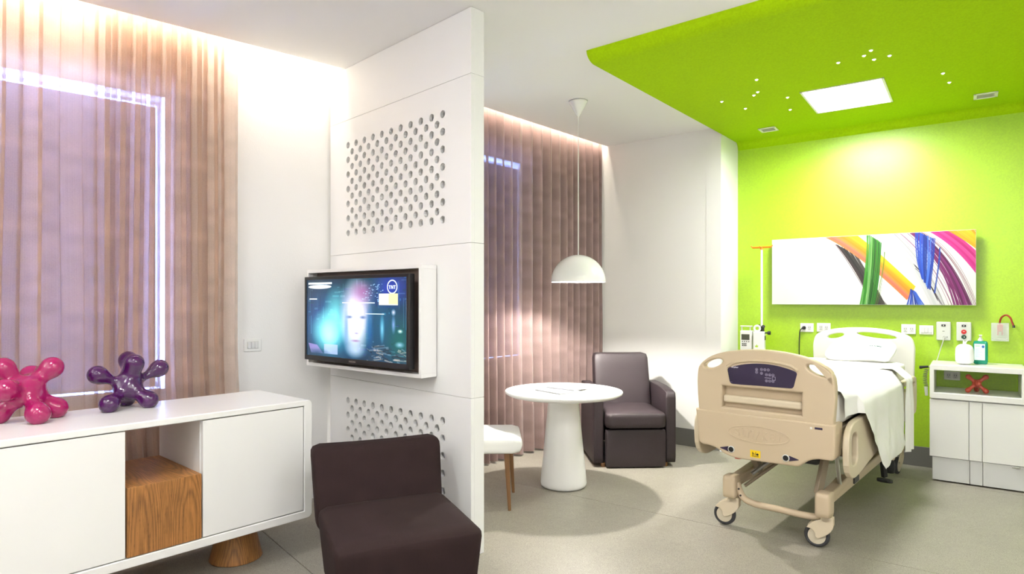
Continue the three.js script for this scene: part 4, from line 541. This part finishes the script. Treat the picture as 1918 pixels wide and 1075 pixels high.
  const g = span(-0.811, 0.811, -0.318, 0.318, -0.018, 0.018, 0.003), p = g.attributes.position, u = g.attributes.uv, n = g.attributes.normal; mesh('stretched_canvas', g, std([0.84, 0.84, 0.83], 0.8), o);
  mesh('painted_face', new THREE.PlaneGeometry(1.618, 0.632).translate(0, 0, 0.0184), std([0.62, 0.62, 0.62], 0.75, { map: art }), o); mesh('hanging_batten', [span(-0.7, -0.5, 0.12, 0.2, -0.07, -0.018), span(0.5, 0.7, 0.12, 0.2, -0.07, -0.018)], M.wood, o);
}
// ------------------------------------------------------------------ wall outlets and call units
function outlet(label, s, y, w, h, kind, z = 0) {
  const o = wallThing(kind === 'switch' ? 'wall_switch' : 'wall_outlet', label, kind === 'switch' ? 'switch' : 'outlet', s, y, z, kind === 'switch' ? null : 'white wall outlets'); mesh('plate', span(-w / 2, w / 2, -h / 2, h / 2, 0, 0.010, 0.004), M.plastic, o);
  if (kind === 'switch') for (let i = 0; i < 3; i++) mesh('rocker', rbox(0.025, 0.05, 0.006, 0.002, -0.028 + i * 0.028, 0, 0.012), M.satin, o);
  else for (const x of [-0.024, 0.024]) { mesh('socket', rbox(0.03, 0.045, 0.004, 0.002, x, 0, 0.011), M.satin, o); for (const k of [-0.007, 0.007]) mesh('slot', rbox(0.003, 0.012, 0.002, 0.0005, x + k, 0.004, 0.0128), M.dark, o); mesh('slot', cyl(0.0025, 0.002, x, -0.012, 0.0128, 'z', 10), M.dark, o); }
}
outlet('white wall outlet with a black plug in it, left of the headboard', 0.657, 1.20, 0.12, 0.085, 'outlet'); outlet('white wall outlet above the left shoulder of the headboard', 0.805, 1.205, 0.12, 0.085, 'outlet');
outlet('white wall outlet above the right shoulder of the headboard', 1.492, 1.208, 0.11, 0.088, 'outlet'); outlet('white three gang switch plate next to the grey call units', 1.625, 1.205, 0.105, 0.08, 'switch'); outlet('white wall outlet seen through the open shelf of the bedside unit', 1.81, 0.817, 0.115, 0.075, 'outlet');
{
  const a = along(GF, 0.635, 0.0), o = thing('power_cable', 'black power cable with plug hanging from the outlet left of the headboard', 'cable', a[0], 1.198, a[1], GF.turn);
  mesh('plug', [cyl(0.016, 0.03, 0, 0, 0.028, 'z', 18), bar([0, 0, 0.04], [-0.016, -0.006, 0.05], 0.009, 0.007)], M.blackMatt, o); mesh('cord', tube([[-0.01, -0.004, 0.048], [-0.028, -0.02, 0.052], [-0.036, -0.08, 0.045], [-0.040, -0.3, 0.04], [-0.03, -0.7, 0.05], [0.08, -1.05, 0.12], [0.25, -1.19, 0.30]], 0.0048, 60), M.blackMatt, o);
}
function callUnit(label, s, buttons) {
  const o = wallThing('call_unit', label, 'call unit', s, 1.20, 0, 'wall call units'); mesh('housing', span(-0.052, 0.052, -0.08, 0.08, 0, 0.035, 0.008, 3), M.greyPlastic, o); mesh('window', rbox(0.03, 0.018, 0.003, 0.001).translate(0, 0.049, 0.0355), M.black, o); mesh('indicator', cyl(0.005, 0.002, 0, 0.049, 0.037, 'z', 12), M.greyPlastic, o);
  if (buttons) { mesh('red_button', cyl(0.019, 0.006, 0, -0.002, 0.036, 'z', 24), M.red, o); mesh('green_button', cyl(0.018, 0.006, 0, -0.046, 0.036, 'z', 24), std([0.01, 0.055, 0.035], 0.4), o); mesh('button_mark', [rbox(0.012, 0.0035, 0.001, 0.0003, 0, 0.002, 0.0395), rbox(0.0035, 0.012, 0.001, 0.0003, 0.003, -0.046, 0.0395)], M.plastic, o); }
  else { mesh('print', rbox(0.016, 0.004, 0.001, 0.0003, 0, 0, 0.0355), M.dark, o); mesh('jack_socket', [new THREE.TorusGeometry(0.011, 0.003, 8, 20).translate(0.006, -0.05, 0.036), cyl(0.006, 0.012, 0.006, -0.052, 0.04, 'z', 14)], M.greyPlastic, o); mesh('indicator', cyl(0.0035, 0.002, 0.026, -0.05, 0.036, 'z', 10), M.dark, o); }
}
callUnit('grey wall call unit with a cord, to the right of the switch plate', 1.75, false); callUnit('grey wall call unit with red and green buttons, above the tissue box', 1.893, true);
{
  const a = along(GF, 1.75, 0), o = thing('call_handset', 'grey call cord with a dark handset hanging beside the bedside unit', 'handset', a[0], 0, a[1], GF.turn);
  mesh('cord', tube([[0.006, 1.148, 0.045], [0.0, 1.12, 0.055], [-0.025, 1.03, 0.05], [-0.05, 0.94, 0.06], [-0.095, 0.90, 0.14], [-0.115, 0.90, 0.22]], 0.0036, 60), M.cable, o);
  const coil = []; for (let i = 0; i <= 90; i++) { const t = i / 90; coil.push([-0.112 + 0.014 * Math.cos(i * 0.7) - 0.012 * Math.sin(t * 3), 0.885 - 0.15 * t, 0.24 + 0.014 * Math.sin(i * 0.7)]); } mesh('coiled_cord', tube(coil, 0.0026, 260, 6), std([0.16, 0.16, 0.14], 0.5), o); mesh('handset', [bar([-0.15, 0.897, 0.235], [-0.10, 0.905, 0.24], 0.012, 0.010), cyl(0.013, 0.018, -0.155, 0.896, 0.235, 'x', 16)], M.blackMatt, o); mesh('handset_grip', bar([-0.118, 0.735, 0.24], [-0.112, 0.66, 0.25], 0.014, 0.011), M.greyPlastic, o);
}
{
  const o = wallThing('suction_jar', 'clear square wall jar with red fitting and bent red tube above the bedside unit', 'suction jar', 2.136, 1.207, 0); mesh('jar', [span(-0.058, 0.058, -0.078, 0.072, 0.0, 0.004, 0.002), span(-0.058, -0.054, -0.078, 0.072, 0.004, 0.05, 0.001), span(0.054, 0.058, -0.078, 0.072, 0.004, 0.05, 0.001), span(-0.054, 0.054, -0.078, -0.073, 0.004, 0.05, 0.001), span(-0.058, 0.058, -0.078, 0.072, 0.05, 0.054, 0.001)], M.clear, o);
  mesh('fitting', [span(-0.018, 0.02, 0.0, 0.06, 0.012, 0.04, 0.006, 3), span(-0.018, -0.008, -0.03, 0.0, 0.016, 0.036, 0.003), span(0.01, 0.02, -0.03, 0.0, 0.016, 0.036, 0.003)], M.red, o); mesh('hose', tube([[0, 0.05, 0.03], [0.0, 0.085, 0.03], [0.012, 0.12, 0.035], [0.04, 0.138, 0.045], [0.065, 0.118, 0.06], [0.078, 0.078, 0.065], [0.086, 0.05, 0.066]], 0.007, 50, 10), M.redTube, o); mesh('hose_end', cyl(0.009, 0.02, 0.088, 0.045, 0.066), M.dark, o); mesh('scale_strip', span(-0.045, 0.045, -0.062, -0.056, 0.054, 0.0546, 0.0002), M.greyPlastic, o);
}
// ------------------------------------------------------------------ bedside unit
const NS = { o: [3.419, 5.126], turn: -36 };
{
  const o = thing('bedside_cabinet', 'white bedside cabinet with a see-through top shelf and flush doors', 'cabinet', NS.o[0], 0, NS.o[1], NS.turn), W = 0.60, Z = -0.445;
  const s = roundRect(-0.018, W, 0.672, 0.944, 0.012), hp = new THREE.Path(); hp.moveTo(0.013, 0.72); hp.lineTo(0.013, 0.902); hp.lineTo(0.566, 0.902); hp.lineTo(0.566, 0.72); hp.closePath(); s.holes.push(hp);
  mesh('shelf_box', metricUV(extrude(s, 0.455, 0.004, 8, 2).translate(0, 0, Z)), M.lacquer, o); mesh('body', span(-0.016, W - 0.002, 0.2, 0.664, Z, -0.022, 0.002), M.lacquer, o); mesh('neck', span(-0.004, W - 0.014, 0.66, 0.676, Z + 0.01, -0.03, 0.001), M.lacquer, o);
  mesh('door', span(-0.018, 0.240, 0.201, 0.662, -0.021, 0.0, 0.002), M.lacquer, o); mesh('filler_strip', span(0.2435, 0.324, 0.201, 0.662, -0.021, -0.001, 0.002), M.lacquer, o); mesh('door', span(0.3285, W, 0.201, 0.662, -0.021, 0.0, 0.002), M.lacquer, o);
  mesh('plinth', span(0.002, W - 0.004, 0.012, 0.198, Z, -0.03, 0.002), M.lacquer, o); mesh('plinth_panel', span(0.0, 0.2445, 0.012, 0.197, -0.029, -0.008, 0.002), M.satin, o); mesh('plinth_panel', span(0.2485, 0.3275, 0.012, 0.197, -0.029, -0.008, 0.002), M.satin, o); mesh('plinth_panel', span(0.3315, W - 0.004, 0.012, 0.197, -0.029, -0.008, 0.002), M.satin, o);
  for (const [x, z] of [[0.05, -0.07], [W - 0.05, -0.07], [0.05, Z + 0.05], [W - 0.05, Z + 0.05]]) mesh('foot', cyl(0.018, 0.012, x, 0.006, z, 'y', 16), M.greyPlastic, o); mesh('latch', [rbox(0.05, 0.012, 0.012, 0.003, 0.535, 0.188, -0.004), rbox(0.02, 0.016, 0.01, 0.003, 0.545, 0.188, 0.002)], M.steel, o);
}
const nsThing = (name, label, cat, x, y, z, t = 0) => { const p = along(NS, x, z); return thing(name, label, cat, p[0], y, p[1], NS.turn + t); };
{
  const o = nsThing('tissue_box', 'white rounded tissue box with a tissue sticking out on the bedside cabinet', 'tissue box', 0.212, 0.944, -0.17, 10); mesh('box', softBox(0.122, 0.165, 0.112, 0.045, 12, (v) => { v.x *= 1 - 0.05 * Math.max(0, v.y / 0.08); v.y += 0.0825; if (v.y < 0.03) { v.x *= 1.04; } }), M.tissue, o);
  const f = (a, b, c) => { const s = new THREE.Shape(); s.moveTo(-0.016, 0); s.quadraticCurveTo(-0.012, 0.02, a, b); s.quadraticCurveTo(0.004, 0.02, 0.016, 0); return extrude(s, 0.003, 0.0008).rotateY(c).translate(0, 0.158, 0); }; mesh('tissue', [f(-0.014, 0.052, 0.3), f(0.032, 0.046, -0.4), f(0.01, 0.03, 1.2)], M.tissue, o);
}
{
  const o = nsThing('sanitizer_bottle', 'teal green pump bottle with a white label on the bedside cabinet', 'bottle', 0.318, 0.944, -0.28, 0); mesh('body', softBox(0.098, 0.19, 0.056, 0.016, 8, (v) => { v.y += 0.095; }), M.bottle, o);
  const lt = canvasTex(256, 420, (g, w, h) => { g.fillStyle = '#e6f7fb'; g.fillRect(0, 0, w, h); g.fillStyle = '#2a5ab0'; g.beginPath(); g.arc(210, 70, 34, 0, 7); g.fill(); g.fillStyle = '#9fc6d6'; for (let i = 0; i < 9; i++) g.fillRect(24, 130 + i * 26, 70 + rnd() * 120, 7); g.fillStyle = '#b7d9c8'; g.fillRect(24, 40, 110, 30); });
  mesh('label', new THREE.PlaneGeometry(0.07, 0.132).translate(-0.006, 0.10, 0.0285), std(0xffffff, 0.5, { map: lt }), o); mesh('pump', [lathe([[0.018, 0.188], [0.018, 0.2], [0.008, 0.216], [0.006, 0.232], [0.001, 0.234]], 20), rbox(0.022, 0.008, 0.04, 0.003, 0, 0.236, 0.01)], M.plastic, o);
}
{
  const tips = [[-0.055, 0.130, 0.01], [0.06, 0.132, -0.01], [-0.058, 0.0215, 0.035], [0.06, 0.0215, 0.02], [0.01, 0.085, 0.075], [0.0, 0.0215, -0.06]]; const o = mesh('knobbed_sculpture', jack([0, 0.078, 0], 0.020, tips, 0.014, 0.0175, 0.02, 48), M.redGloss, scene);
  const p = along(NS, 0.292, -0.16); o.position.set(p[0], 0.7185, -p[1]); o.rotation.y = R(NS.turn); tag(o, 'small orange red knobbed sculpture on the shelf of the bedside cabinet', 'sculpture', 'knobbed sculptures');
}
scene.traverse((m) => { if (m.isMesh) m.castShadow = m.receiveShadow = true; });
renderer.render(scene, camera);
